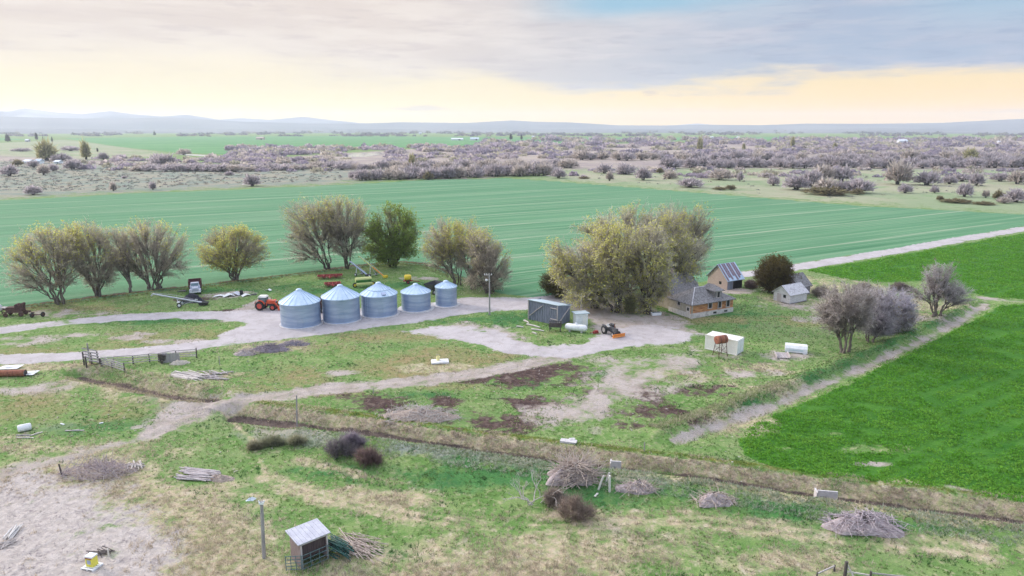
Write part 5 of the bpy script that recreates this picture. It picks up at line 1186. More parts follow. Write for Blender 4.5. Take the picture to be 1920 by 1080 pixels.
# small white shed
P0 = at(1480, 570.3); P1 = at(1512, 564); hw = top_z(P0, 553) - P0.z
shed, L, w, rf = gable('shed', 'small white plank shed with gabled pale roof right of the olive shrub', 'shed', P0, P1, 3.6, hw, hw + 1.35, mat('white_weathered_boards', (.60, .57, .57), (.70, .67, .67), 4, .9, stretch=(.4, .4, 4), c3=(.46, .42, .43)), shingle_w, .3)
m = MB(); m.box((-.04, 2.35, hw * .46), (.08, .85, hw * .9)); m.build('door', wood_l, shed)
m = MB(); m.box((-.04, 1.15, hw * .72), (.08, .55, .55)); m.build('window', glass_d, shed)
m = MB(); m.bar((-.08, -.1, -.02), (L, -.14, .0), .16); m.bar((-.12, -.1, 0), (-.12, 2.0, -.02), .16); m.build('sill_beam', wood_d, shed)
# collapsing shed behind
P0 = at(1512, 556); P1 = at(1533, 551); hw = 1.9
shed2, L, w, rf = gable('old_shed', 'sagging grey shed with mossy roof behind the small white shed', 'shed', P0, P1, 4.2, hw, hw + 2.0, mat('grey_lilac_boards', (.33, .29, .32), (.42, .37, .40), 4, .9, stretch=(.4, .4, 4)), shingle, .3)
shed2.location = at(1497, 556)
m = MB(); m.box((L + .03, 2.0, 1.1), (.06, .9, 1.5)); m.build('doorway', glass_d, shed2)

# ---- the log house
P0 = at(1296, 597.5); P1 = at(1373, 584); d = P1 - P0; L = math.hypot(d.x, d.y); ang = math.atan2(d.y, d.x); hE = top_z(P0, 571.5) - P0.z; fd = .85
hs = thing('log_house', 'abandoned log house with stone base, grey hipped roof and dormer beside the willows', 'house', P0, ang)
Dd = 6.0
m = MB(); m.box((L / 2, .1, fd / 2 - .15), (L + .16, .42, fd + .3)); m.box((L - .08, Dd / 2, fd / 2 - .15), (.40, Dd - .3, fd + .3)); m.box((.1, Dd / 2, fd / 2 - .15), (.4, Dd - .3, fd + .3)); m.build('foundation', stone, hs)
def loghole(m, x0, x1, y, z0, z1, nlog, axis='x'):
    pass
m = MB(); nl = 9; r = (hE - fd) / nl / 2
for k in range(nl):
    z = fd + r + 2 * r * k
    m.lathe([(r * 1.03, -.12), (r * 1.03, L + .12)], (0, .16, z), n=10, axis='X')
    m.lathe([(r * 1.03, .2), (r * 1.03, Dd)], (L - .16, 0, z), n=10, axis='Y')
lw = m.build('log_wall', log_m, hs)
m = MB(); m.box((.1, Dd / 2, (fd + hE) / 2), (.3, Dd, hE - fd)); m.box((L / 2, Dd, (fd + hE) / 2), (L - .4, .3, hE - fd)); sw = m.build('side_wall', plaster, hs)
def win(par, c, w_, h_, axis='x', m1=None):
    f = MB(); q1 = .06
    if axis == 'x':
        f.box((c[0], c[1], c[2] + h_ / 2), (w_ + .2, .1, .12)); f.box((c[0], c[1], c[2] - h_ / 2), (w_ + .2, .14, .12)); f.box((c[0] - w_ / 2, c[1], c[2]), (.12, .1, h_ - .12)); f.box((c[0] + w_ / 2, c[1], c[2]), (.12, .1, h_ - .12))
    else:
        f.box((c[0], c[1], c[2] + h_ / 2), (.1, w_ + .2, .12)); f.box((c[0], c[1], c[2] - h_ / 2), (.14, w_ + .2, .12)); f.box((c[0], c[1] - w_ / 2, c[2]), (.1, .12, h_ - .12)); f.box((c[0], c[1] + w_ / 2, c[2]), (.1, .12, h_ - .12))
    o = f.build('window', m1 or wood_l, par)
    g = MB(); g.box(c, (w_ - .1, .04, h_ - .1) if axis == 'x' else (.04, w_ - .1, h_ - .1)); g.build('pane', glass_d, o)
zc = (fd + hE) / 2 + .25
win(hs, (L * .43, -.06, zc), .85, 1.1); win(hs, (L * .665, -.06, zc - .1), .75, 1.3); win(hs, (L * .87, -.06, zc - .1), .75, 1.35); win(hs, (-.08, 3.2, zc + .1), .8, .7, 'y')
f = MB(); f.box((-.10, .75, hE * .42), (.12, .95, hE * .78)); dr = f.build('door', wood_p, hs)
f = MB(); f.box((-.17, .75, hE * .62), (.04, .5, .55)); f.build('pane', glass_d, dr)
for x_ in (.55, .82):
    f = MB(); f.box((L * x_, -.13, fd * .55), (.7, .06, .3)); f.build('vent', glass_d, hs)
# hipped roof with a dormer
rz_ = hE + 1.95; ov = .32; xa, xb = L * .33, L * .60
def P_(x_, y_, z_): return (x_, y_, z_)
c1, c2, c3, c4 = P_(-ov, -ov, hE - .12), P_(L + ov, -ov, hE - .12), P_(L + ov, Dd + ov, hE - .12), P_(-ov, Dd + ov, hE - .12); ra, rb = P_(xa, Dd * .5, rz_), P_(xb, Dd * .5, rz_)
m = MB(); [m.poly(f, (0, 0, .12)) for f in ([c1, c2, rb, ra], [c4, c1, ra], [c3, c4, ra, rb])]; rf = m.build('roof', shingle, hs)
m = MB(); m.poly([c2, c3, rb], (0, 0, .125)); m.build('tin_roof_end', tin_b, hs)
m = MB(); m.bar(Vector(c1) + Vector((0, 0, .15)), Vector(ra) + Vector((0, 0, .15)), .16, .05); m.bar(Vector(c2) + Vector((0, 0, .15)), Vector(rb) + Vector((0, 0, .15)), .16, .05); m.bar(Vector(ra) + Vector((0, 0, .15)), Vector(rb) + Vector((0, 0, .15)), .2, .06); m.build('roof_ridge', shingle_w, rf)
dx, dw = L * .66, 1.5
m = MB(); m.box((dx, 1.55, hE + .85), (dw, 2.3, 1.7)); dm = m.build('dormer', shingle, hs)
win(dm, (dx, .37, hE + 1.0), .7, 1.1)
e = .4; z0 = hE + 1.68; m = MB(); k1, k2, k3, k4 = (dx - dw / 2 - e, .4 - e, z0), (dx + dw / 2 + e, .4 - e, z0), (dx + dw / 2 + e, 3.6, z0), (dx - dw / 2 - e, 3.6, z0); a1, a2 = (dx, 1.5, z0 + .85), (dx, 3.0, z0 + .85)
[m.poly(f, (0, 0, .08)) for f in ([k1, k2, a1], [k2, k3, a2, a1], [k4, k1, a1, a2], [k3, k4, a2])]; m.build('dormer_roof', shingle, dm)
# taller rear wing, half sunk roof
rw = MB(); X0, X1, Y0, Y1, hz_ = .8, L * .72, Dd, Dd + 6.5, hE + .7; hr_ = hz_ + 2.9; xm = (X0 + X1) / 2; ym = (Y0 + Y1) / 2
rw.box(((X0 + X1) / 2, Y1, hz_ / 2), (X1 - X0, .3, hz_)); rw.poly([(X0, Y0 + .2, 0), (X0, Y1 - .2, 0), (X0, Y1 - .2, hz_), (X0, ym, hr_ - .1), (X0, Y0 + .2, hz_)], (.3, 0, 0)); rw.poly([(X1, Y0 + .2, 0), (X1, Y1 - .2, 0), (X1, Y1 - .2, hz_), (X1, ym, hr_ - .1), (X1, Y0 + .2, hz_)], (-.3, 0, 0)); rw.build('rear_wall', plaster, hs)
m = MB(); nx, ny = 12, 7
for s in (0, 1):
    vs_, fs_ = [], []
    for j in range(ny + 1):
        for i in range(nx + 1):
            x_ = X0 - .5 + (X1 - X0 + 1) * i / nx; f = j / ny; y_ = (Y0 - .4 + (ym - Y0 + .4) * f) if s == 0 else (Y1 + .4 + (ym - Y1 - .4) * f)
            sag = -.35 * math.sin(math.pi * i / nx) * math.sin(math.pi * f * .8) * (1 if s == 0 else .4) + (vnoise(i * .9, j * .9, 4 + s) - .5) * .12
            vs_.append((x_, y_, hz_ - .2 + (hr_ - hz_ + .2) * f + float(sag)))
    for j in range(ny):
        for i in range(nx): a = j * (nx + 1) + i; fs_.append((a, a + 1, a + nx + 2, a + nx + 1))
    m.add(vs_, fs_); m.add([(v[0], v[1], v[2] - .12) for v in vs_], fs_)
rr_ = m.build('rear_roof', shingle, hs)
ch = MB(); ch.box((xm - .6, ym + .2, hr_ + .2), (.55, .55, .9)); ch.box((xm - .6, ym + .2, hr_ + .68), (.68, .68, .1)); ch.build('chimney', mat('old_brick', (.34, .24, .21), (.42, .31, .28), 5, .9), rr_)
p = at(1230, 591); t = thing('stock_tub', 'white stock tub on the bare ground under the willows by the house', 'tub', p, .2)
m = MB(); m.box((0, 0, .28), (1.6, .75, .5), taper=1.1); m.build('tub', white_p, t); m = MB(); m.box((0, 0, .545), (1.5, .65, .02)); m.build('water_surface', glass_b, t)
for u, v, L_, a in ((1262, 603, 2.4, 20), (1328, 598, 1.6, 35), (1345, 594, 1.2, 10)):
    pass

# ---- container, rusty tank, shell, crate
C0 = at(1381, 666.4); C1 = at(1322, 654.5); d = C1 - C0; Lc = math.hypot(d.x, d.y); hC = top_z(C0, 639) - C0.z
t = thing('shipping_container', 'tall plain cream container standing on the grass behind the rusty tank', 'container', C0, math.atan2(d.y, d.x)); wc = -2.3
m = MB(); m.box((Lc / 2, wc / 2, hC / 2), (Lc, abs(wc), hC - .02))
for k in range(24): m.box((.15 + (Lc - .3) * k / 23, .012, hC / 2), (.09, .024, hC - .3))
m.build('body', cream_p, t)
m = MB()
for x_ in (0, Lc):
    for y_ in (0, wc): m.box((x_, y_, hC / 2), (.12, .12, hC + .03))
for z_ in (.06, hC - .05):
    for y_ in (.01, wc - .01): m.box((Lc / 2, y_, z_), (Lc - .13, .1, .13))
m.build('corner_frame', cream_p, t)
m = MB(); m.box((-.03, wc * .25, hC / 2), (.05, 1.0, hC - .3)); m.build('door', white_p, t); m = MB(); m.box((-.03, wc * .75, hC / 2), (.05, 1.0, hC - .3)); m.build('door', white_p, t)
p = at(1350, 667); t = thing('fuel_tank', 'rusty barrel tank high on a thin legged stand before the cream container', 'fuel tank', p, math.radians(22))
zt = top_z(p, 636.5) - p.z; m = MB(); m.lathe([(.05, -.86), (.5, -.84), (.60, -.80), (.60, .80), (.5, .84), (.05, .86)], (0, 0, zt), n=26, axis='X'); tk = m.build('tank', rust, t)
m = MB(); m.lathe([(.62, -.05), (.62, .05)], (-.4, 0, zt), n=26, axis='X', caps=False); m.lathe([(.62, -.05), (.62, .05)], (.4, 0, zt), n=26, axis='X', caps=False); m.build('band', rust_d, tk)
for a in (-.6, .6):
    for b in (-1, 1): m = MB(); m.bar((a, b * .42, zt - .42), (a * 1.25, b * .7, -.05), .07); m.build('leg', rust_d, t)
m = MB()
for a in (-.7, .7): m.bar((a * .97, -.62, .5), (a * .92, .52, zt - .9), .03); m.bar((a * .97, .62, .5), (a * .92, -.52, zt - .9), .03); m.bar((a, -.62, .5), (a, .62, .5), .05)
for b in (-.6, .6): m.bar((-.72, b, .5), (.6, b * .8, zt - .9), .03); m.bar((.72, b, .5), (-.6, b * .8, zt - .9), .03)
m.build('brace', rust_d, t)
p = at(1492, 659); t = thing('pickup_shell', 'white pickup camper shell set down on the grass right of the crate', 'camper shell', p, math.radians(-20))
m = MB(); sec = [(-.95, .10), (-.92, .70), (-.6, 1.05), (.6, 1.05), (.92, .70), (.95, .10)]; Ls = 3.0
m.poly([(-Ls / 2, y_, z_) for y_, z_ in sec], (Ls, 0, 0)); [m.box((a, b, .03), (.5, .1, .12)) for a in (-1.15, 1.15) for b in (-.89, .89)]; m.build('shell', white_p, t)
m = MB(); m.box((0, -.945, .45), (1.9, .03, .22), rx=-.05); m.build('side_window', tin_b, t)
p = at(1466, 669); t = thing('wooden_crate', 'broken grey pallet crate lying on bare soil left of the white shell', 'crate', p, math.radians(-6))
m = MB(); [m.box((0, -.75 + k * .3, .12 + .25 * (k + 1) / 6), (1.75, .2, .05), rx=.16) for k in range(6)]; m.build('slat', wood_l, t)
m = MB(); [m.box((a, 0, .2), (.1, 1.7, .16), rx=.16) for a in (-.8, 0, .8)]; [m.box((s * .9, -.1, .32), (.08, 1.6, .4), rx=.16) for s in (-1, 1)]; m.build('frame', wood_l, t)

# ---- scrap beside the truck, tarp pile
def heap_mesh(rx, ry, h, seed, n=44, rough_=.35):
    vs_ = []; fs_ = []; k = 15
    for j in range(k + 1):
        for i in range(n):
            a = 2 * math.pi * i / n; f = j / k; ca, sa = math.cos(a), math.sin(a)
            lo = float(fbm(ca * 1.3 + 5, sa * 1.3 + 5, seed, 2)) - .5
            nz = float(fbm(ca * f * 3.2 + 9, sa * f * 3.2 + 9, seed + 3, 3)) - .5; fn = float(vnoise(ca * f * 11 + 9, sa * f * 11 + 9, seed + 5)) - .5
            r_ = f * (1 + lo * .9 + fn * .12); z = h * max(0, (1 - f ** 1.6)) * (1 + nz * rough_ * 4) + h * fn * .22 * (1 - f) - .14 * (f > .97) - .02
            vs_.append((rx * r_ * ca, ry * r_ * sa, z))
    for j in range(k):
        for i in range(n): a = j * n + i; b = j * n + (i + 1) % n; fs_.append((a, b, b + n, a + n))
    return vs_, fs_
p = at(362, 566); t = thing('tarp_heap', 'low heap under a black tarp beside the silver auger', 'tarp heap', p, .1)
v_, f_ = heap_mesh(2.3, 1.2, 1.2, 5, rough_=.6); m = MB(); m.add(v_, f_, 0, True); m.build('tarp', blk_t, t)
m = MB(); m.box((.9, -.7, .55), (.5, .06, .35), rx=.5); m.build('patch', white_p, t)
p = at(339, 568); m = MB(); m.box((0, 0, .18), (1.3, .6, .05), rx=.15); m.box((.2, .1, .3), (.9, .5, .04), rz=.3, rx=-.1); o = m.build('tin_sheet', white_p, None, p, .1); tag(o, 'white tin sheet lying behind the auger wheel', 'tin sheet')
for u, v, lx, ly, hh, mm, a, nm, lab in ((411, 556, 1.0, .5, .25, white_p, .2, 'scrap_sheet', 'leftmost pale scrap sheet in the grass right of the dump truck'), (429, 555.5, 1.1, .8, .4, white_p, .5, 'scrap_sheet', 'white bent scrap sheet second from the left right of the truck'), (440, 553, 1.3, .7, .5, cabw, -.2, 'scrap_sheet', 'crumpled white panel in the middle of the scrap row'), (453, 553, .6, .6, .6, blk, 0, 'scrap_drum', 'dark drum in the scrap row right of the white panels'), (461, 555, .8, .6, .35, white_p, .7, 'scrap_sheet', 'white scrap piece at the right end of the scrap row'), (503, 545, .8, .3, .3, white_p, -.5, 'scrap_sheet', 'white scrap piece alone in the grass behind the orange tractor'), (475, 553, .7, .3, .15, steel_d, .1, 'scrap_sheet', 'dark flat scrap between scrap row and orange tractor'), (341, 547, .8, .4, .2, steel_d, .1, 'scrap_sheet', 'dark flat scrap left of the dump truck')):
    p = at(u, v); m = MB()
    if nm == 'scrap_drum': m.lathe([(.3, 0), (.32, .05), (.32, .85), (.3, .9)], n=18)
    else: m.poly([(-lx, -ly, .03), (lx * .2, -ly * .8, hh), (lx, -ly, .1), (lx * .9, ly, .15), (.1, ly * .9, hh * 1.2), (-lx * .9, ly, .05)], (0, .0, .05))
    o = m.build(nm, mm, None, p, a); tag(o, lab, 'scrap', 'scrap row by the dump truck')

# ---- loading chute and corral
ch_ = thing('loading_chute', 'wooden livestock loading chute with tall posts beside the gravel road', 'chute', at(173, 686))
O = at(173, 686)
def loc(u, v, h=0): q_ = at(u, v); return Vector((q_.x - O.x, q_.y - O.y, q_.z - O.z + h))
cps = [(158, 684, 660), (169, 682, 643.5), (173.5, 689, 661), (184, 678, 659), (189, 691.5, 672), (163, 691, 668)]
for u, v, vt in cps:
    h = top_z(at(u, v), vt) - at(u, v).z; m = MB(); a = loc(u, v); m.tube([a - Vector((0, 0, .2)), a + Vector((0, 0, h))], [.11, .09], 8); m.build('post', wood_d if vt > 650 else wood_g, ch_)
for k in range(4):
    m = MB(); m.bar(loc(158, 684, 1.1 + .42 * k), loc(184, 678, .35 + .42 * k), .05, .17); m.build('rail', wood_l, ch_)
    m = MB(); m.bar(loc(163, 691, 1.05 + .40 * k), loc(189, 691.5, .3 + .40 * k), .05, .17); m.build('rail', wood_l, ch_)
m = MB(); a, b, c, d = loc(157, 686, 1.0), loc(162, 691.5, 1.0), loc(189, 692, .12), loc(186, 679, .12); m.poly([a, b, c, d], (0, 0, .08)); m.build('ramp', wood_p, ch_)
def fence(name, label, posts, rails, h, cat='fence', rm=None, pm=None, top_h=None):
    O_ = at(*posts[0][:2]); t = thing(name, label, cat, O_); pts = []
    for q_ in posts:
        p = at(q_[0], q_[1]); hh = (top_z(p, q_[2]) - p.z) if len(q_) > 2 else h
        a = p - O_; pts.append(a); m = MB(); m.tube([a - Vector((0, 0, .2)), a + Vector((rnd.uniform(-.05, .05), 0, hh))], [.10, .08], 8); m.build('post', pm or wood_d, t)
    for i in range(len(pts) - 1):
        for k in range(rails):
            z = h * (.22 + .72 * k / max(1, rails - 1)); m = MB(); m.bar(pts[i] + Vector((0, -.1, z + rnd.uniform(-.06, .06))), pts[i + 1] + Vector((0, -.1, z + rnd.uniform(-.06, .06))), .05, .12); m.build('rail', rm or wood_l, t)
    return t
fence('corral_fence', 'short front rail fence of the corral, joined to the chute', [(193, 692, 679), (211, 693, 678), (234, 698, 680)], 4, 1.25)
lf = fence('corral_fence', 'long back rail fence of the corral along the gravel road', [(191, 687, 673), (214.6, 685.5, 672), (250, 682.8, 667), (281, 679, 664), (298, 678.5, 662.5), (331, 673, 658), (369, 671, 652)], 4, 1.35)
p = at(303, 681); m = MB(); m.box((0, 0, .7), (.5, .12, 1.5), rx=.35); m.box((.35, .1, .6), (.4, .1, 1.3), rx=.3, ry=.2); m.box((.2, -.3, .25), (.25, .1, .6), rx=.4, ry=.3); o = m.build('leaning_boards', wood_d, None, p, .1); tag(o, 'dark boards leaning against the long corral fence', 'boards')
p = at(337, 682); v_, f_ = heap_mesh(1.3, .7, .55, 8); m = MB(); m.add(v_, f_, 0, True); o = m.build('straw_heap', mat('tan_tarp', (.55, .48, .40), (.46, .40, .33), 4, .9), None, p, .2); tag(o, 'small tan heap at the foot of the long corral fence', 'heap')
O = at(191, 687); m = MB(); b0 = loc(306, 679.5); [m.box((b0.x + k * .33, b0.y - .2 + .03 * (k % 2), b0.z + .7), (.34, .05, 1.3 + .1 * (k % 3)), ry=.02 * (k % 3 - 1)) for k in range(8)]; m.build('panel', wood_g, lf)

# ---- foreground shed with gates, heap of green pipes
S0 = at(566, 1068); S1 = at(616.5, 1047); d = S1 - S0; Ls = math.hypot(d.x, d.y); an = math.atan2(d.y, d.x); hS = top_z(S0, 1020.5) - S0.z
t = thing('loafing_shed', 'small open fronted wooden shed with pale sloping roof in the foreground', 'shed', S0, an); Ds = 1.9; hb_ = hS * 1.02
m = MB(); m.box((.05, Ds / 2, hS / 2), (.1, Ds, hS)); [m.box((-.012, .1 + Ds * k / 9, hS / 2), (.03, .02, hS)) for k in range(9)]; m.build('side_wall', brn_w, t); m = MB(); m.box((Ls - .05, Ds / 2, hS / 2), (.1, Ds, hS)); m.build('side_wall', brn_w, t)
m = MB(); m.box((Ls / 2, Ds - .05, hS / 2), (Ls - .2, .1, hS)); m.build('back_wall', brn_d, t)
m = MB(); m.box((Ls / 2, .18, hS * .66), (Ls - .2, .06, hS * .66)); m.build('front_boards', brn_d, t)
m = MB(); [m.box((x_, -.02, hS / 2), (.1, .1, hS)) for x_ in (.06, Ls - .06)]; m.box((Ls / 2, -.02, hS - .08), (Ls - .22, .08, .14)); m.build('front_post', wood_l, t)
m = MB(); m.poly([(-.22, -.18, hS + .02), (Ls + .22, -.18, hS + .02), (Ls + .22, Ds + .25, hS + .12), (-.22, Ds + .25, hS + .12)], (0, 0, .06)); [m.box((-.1 + (Ls + .2) * k / 7, Ds / 2, hS + .135), (.04, Ds + .4, .03), rx=.042) for k in range(8)]; m.build('roof', mat('pale_lilac_roof', (.42, .42, .48), (.50, .50, .55), 2, .5, .2), t)
def gate(label, a, b, h, m1, nr_=5, lift=0.0):
    A = at(*a); B = at(*b); t = thing('metal_gate', label, 'gate', A, 0, 'tube gates at the foreground shed'); dd = B - A; dd.z = 0
    m = MB()
    for k in range(nr_): z = .15 + lift + (h - .15) * k / (nr_ - 1); m.tube([Vector((0, 0, z)), dd + Vector((0, 0, z))], .028, 6)
    m.build('rail', m1, t)
    for f in (0, .33, .67, 1): m = MB(); m.tube([dd * f + Vector((0, 0, .1 + lift)), dd * f + Vector((0, 0, h + .05))], .03, 6); m.build('upright', m1, t)
gate('left tube gate standing before the side wall of the foreground shed', (537, 1072), (566, 1069.5), 1.25, teal_b)
gate('right tube gate closing the open front of the foreground shed', (568, 1071), (616, 1051), 1.25, teal_b, 4)
def pile_tubes(name, label, cat, u, v, L_, n, spread, h, m1, r=.04, az0=-30, jit=14, part='tube', lift=.3):
    p = at(u, v); t = thing(name, label, cat, p); m = MB()
    for k in range(n):
        a = math.radians(az0 + rnd.uniform(-jit, jit)); x_ = rnd.uniform(-spread, spread); y_ = rnd.uniform(-spread, spread); z = rnd.uniform(.05, h); dl = L_ * rnd.uniform(.6, 1)
        dvec = Vector((math.cos(a), math.sin(a), 0)) * dl / 2; ti = rnd.uniform(-lift, lift) * .5
        m.tube([Vector((x_, y_, z + max(0, ti))) - dvec, Vector((x_, y_, z + abs(ti) * .6)), Vector((x_, y_, max(.05, z - ti))) + dvec], r * rnd.uniform(.7, 1.2), 5)
    m.build(part, m1, t); return t
pile_tubes('pipe_heap', 'heap of dark green pipes lying against the foreground shed', 'pipe heap', 632, 1036, 2.6, 34, .65, .95, green_d, .05, -38, 9, lift=.5)
pile_tubes('branch_heap', 'sprawling grey heap of dead branches right of the green pipes', 'branch heap', 668, 1028, 3.2, 60, 1.2, .5, stick_m, .035, -30, 30, 'branch')
# ---- heaps of planks, brush and soil
pile_tubes('plank_heap', 'oval heap of grey planks lying in the near meadow', 'plank heap', 372, 893, 3.4, 40, .9, .35, wood_l, .07, -12, 8, 'plank', .05)
v_, f_ = heap_mesh(1.6, .8, .4, 31); m = MB(); m.add(v_, f_, 0, True); o = m.build('straw_heap', straw_m, None, at(412, 899), -.2); tag(o, 'flat straw heap at the right end of the plank heap', 'heap')
pile_tubes('plank_heap', 'pale plank heap in the grass south of the corral', 'plank heap', 352, 707, 4.6, 34, 1.0, .35, wood_p, .09, -24, 10, 'plank', .05)
pile_tubes('plank_heap', 'loose scattered plank heap right of the pale plank heap', 'plank heap', 395, 706, 3.0, 22, 1.6, .25, wood_l, .07, -10, 40, 'plank', .05)
pile_tubes('plank_heap', 'small heap of broken boards at the end of the dry weed ridge', 'plank heap', 254, 876, 1.8, 16, .55, .3, wood_p, .06, -20, 50, 'plank', .1)
pile_tubes('plank_heap', 'bundle of white poles lying on the mown straw at the left edge', 'pole heap', 20, 1003, 2.2, 12, .35, .25, mat('white_poles', (.66, .63, .60), (.55, .52, .5), 4, .8), .045, 108, 8, 'pole', .1)
pile_tubes('branch_heap', 'white stick litter beside the poles at the left edge', 'branch heap', 8, 1022, 1.5, 16, .5, .2, stick_w, .03, 60, 60, 'branch', .1)
pile_tubes('branch_heap', 'dark wood litter on the mown straw behind the yellow box', 'branch heap', 190, 1037, 1.6, 12, .4, .18, wood_d, .035, -20, 50, 'branch', .1)
def brush_pile(u, v, ru, rv, h, n, label, m1=None, m2=None, name='brush_pile', sl=1.0, r=.03, up=.4, seed=1, offs=0.0, dark=False):
    p = at(u, v); t = thing(name, label, 'brush pile', p); rx = px(p, ru); ry = max(rx * .5, .8)
    v_, f_ = heap_mesh(rx, ry, h, seed); m = MB(); m.add(v_, f_, 0, True); m.build('soil', m1 or dirt_m, t)
    R_ = random.Random(seed); m = MB()
    for k in range(n):
        a = R_.uniform(0, 6.283); f = R_.random() ** .6 * 1.15; x_ = rx * f * math.cos(a) * (1 - abs(offs)) + offs * rx; y_ = ry * f * math.sin(a); z = h * max(.03, 1 - f ** 1.7) + R_.uniform(0, .3) * h
        d = Vector((R_.gauss(0, 1) + .25 * math.cos(a), R_.gauss(0, .8) + .25 * math.sin(a), R_.uniform(-.35, up))).normalized() * sl * R_.uniform(.35, 1.5)
        b = Vector((x_, y_, z)); sag = Vector((R_.uniform(-.2, .2), R_.uniform(-.2, .2), .18)) * sl
        e_ = b + d; e_.z = max(e_.z, .05)
        m.tube([b - d * .5, b + sag * .4, e_], [r * 1.2, r, r * .4], 4, cap=False)
    if n: m.build('branch', m2 or stick_m, t)
    if dark:
        v2, f2 = heap_mesh(rx * .25, ry * .3, .3, seed + 9, rough_=.8); m = MB(); m.add(v2, f2, 0, False); o = m.build('burnt_wood', wood_d, t); o.location = (rx * .05, ry * .1, h * .82)
    return t
brush_pile(1068, 896, 46, 20, 1.2, 300, 'largest heap of pulled tan brush on the canal bank', None, stick_m, sl=1.7, r=.04, up=.9, seed=3, offs=.25)
brush_pile(1195, 917, 36, 20, 0.6, 90, 'grey soil and branch heap right of the white posts', seed=4, sl=.9, dark=True)
brush_pile(1340, 940, 36, 20, .65, 80, 'small dome of grey soil and sticks midway along the bank', seed=5, sl=.8, dark=True)
brush_pile(1620, 985, 64, 24, .85, 260, 'wide heap of lilac grey sticks on the bank at the right', seed=6, sl=.95, r=.03, up=.15, dark=True, m2=mat('lilac_sticks', (.46, .39, .41), (.36, .30, .32), 8, .9, c3=(.56, .50, .50)))
brush_pile(785, 782, 72, 20, .95, 220, 'long straw covered brush mound north of the canal', straw_m, stick_w, seed=7, sl=1.0, r=.028)
brush_pile(185, 885, 62, 16, .55, 320, 'ridge of dry lilac weeds beside the thin dark post', straw_m, mat('dry_weed', (.48, .40, .40), (.38, .31, .33), 6, .9, c3=(.58, .51, .43)), seed=8, sl=1.1, r=.022, up=1.6)
brush_pile(508, 657, 34, 10, .8, 70, 'dark scrap and branch heap on the roadside south of the bins', mat('dark_rubble', (.17, .14, .165), (.26, .22, .25), 4, .9), mat('dark_branch', (.19, .155, .18), (.30, .26, .28), 5, .9), seed=9, sl=1.0)
brush_pile(553, 646, 26, 8, .6, 40, 'low row of dark rubble at the right end of the roadside heap', mat('dark_rubble2', (.13, .115, .14), (.21, .19, .22), 4, .9), None, seed=10, sl=.8)
brush_pile(462, 664, 22, 8, .7, 40, 'small pinkish brush heap left of the dark roadside heap', mat('pink_rubble', (.33, .27, .27), (.40, .34, .33), 4, .9), stick_m, seed=12, sl=.8)
p = at(1000, 946); t = thing('dead_branches', 'bleached forked dead branches lying left of the brown bush', 'dead branches', p); R_ = random.Random(4); m = MB()
def fork(b, d, l, r, dep):
    e_ = b + d * l; e_.z = max(e_.z, .05); mid = (b + e_) / 2 + Vector((R_.uniform(-.1, .1), R_.uniform(-.1, .1), .12)) * l
    m.tube([b, mid, e_], [r, r * .8, r * .55], 5, cap=False)
    if dep:
        for _ in range(R_.choice((2, 2, 3))): fork(e_, (d + Vector((R_.uniform(-1, 1), R_.uniform(-1, 1), R_.uniform(-.5, .6)))).normalized(), l * .68, r * .6, dep - 1)
for a in (10, 80, 150, 200, 250, 320): fork(Vector((R_.uniform(-.8, .8), R_.uniform(-.4, .4), .1)), Vector((math.cos(math.radians(a)), math.sin(math.radians(a)) * .6, .7)).normalized(), 1.25, .06, 3)
m.build('branch', stick_w, t)
# white leaning posts
def post(u, v, ut, vt, r, m1, label, name='post', cat='post', group=None, n=8):
    p = at(u, v); h = top_z(p, vt) - p.z; x_ = px(p, ut - u); m = MB(); m.tube([(0, 0, -.25), (x_ * .5, 0, h * .5), (x_, 0, h)], [r, r * .95, r * .9], n); o = m.build(name, m1, None, p); return tag(o, label, cat, group)
bl = mat('bleached_post', (.72, .68, .62), (.60, .56, .52), 6, .85)
post(1121, 918, 1131, 892, .10, bl, 'left leaning bleached post right of the large brush heap')
post(1143, 922, 1142, 892, .11, bl, 'upright bleached post right of the large brush heap')
post(1136, 903, 1142, 886, .09, bl, 'short broken bleached post behind the upright one')
post(117, 893, 114, 870, .08, wood_d, 'thin dark post standing in the dry weeds at the left')
post(556, 794, 560, 741, .09, wood_g, 'tall lone grey post standing at the canal bank')
post(1208, 846, 1208, 829, .05, wood_g, 'thin lone stake in the grass north of the canal')
post(204, 1043, 204, 1029, .06, bl, 'short white stake on the mown straw behind the yellow box')
post(412, 684, 412, 668, .06, wood_g, 'thin stake in the grass right of the corral')
post(700, 738, 700, 728, .05, wood_g, 'short stake near the track north of the canal')
# canal checks
for u, v, w_, h_, a, lab in ((1155, 873, 1.0, 1.25, -8, 'small pale concrete headgate in the canal beside the large brush heap'), (1552, 923, 1.7, 1.15, -10, 'wider pale concrete headgate in the canal by the bright green field')):
    p = at(u, v); t = thing('headgate', lab, 'headgate', Vector((p.x, p.y, p.z)), math.radians(a), 'concrete canal headgates')
    m = MB(); m.box((0, 0, h_ / 2), (w_, .14, h_ + .5)); m.box((-w_ / 2, .4, h_ / 2 - .1), (.14, .9, h_ + .2)); m.build('wall', conc, t)
    m = MB(); m.box((-w_ * .2, -.09, h_ * .4), (w_ * .38, .04, h_ * .8)); m.build('gate_plate', steel, t)
p = at(1066, 829); m = MB(); m.box((0, 0, .08), (1.7, .7, .22), rz=-.3); m.box((.4, .3, .2), (.6, .4, .08), rz=.2, rx=.1); o = m.build('concrete_slab', conc, None, p); tag(o, 'pale concrete slab lying on the grass above the canal', 'slab')
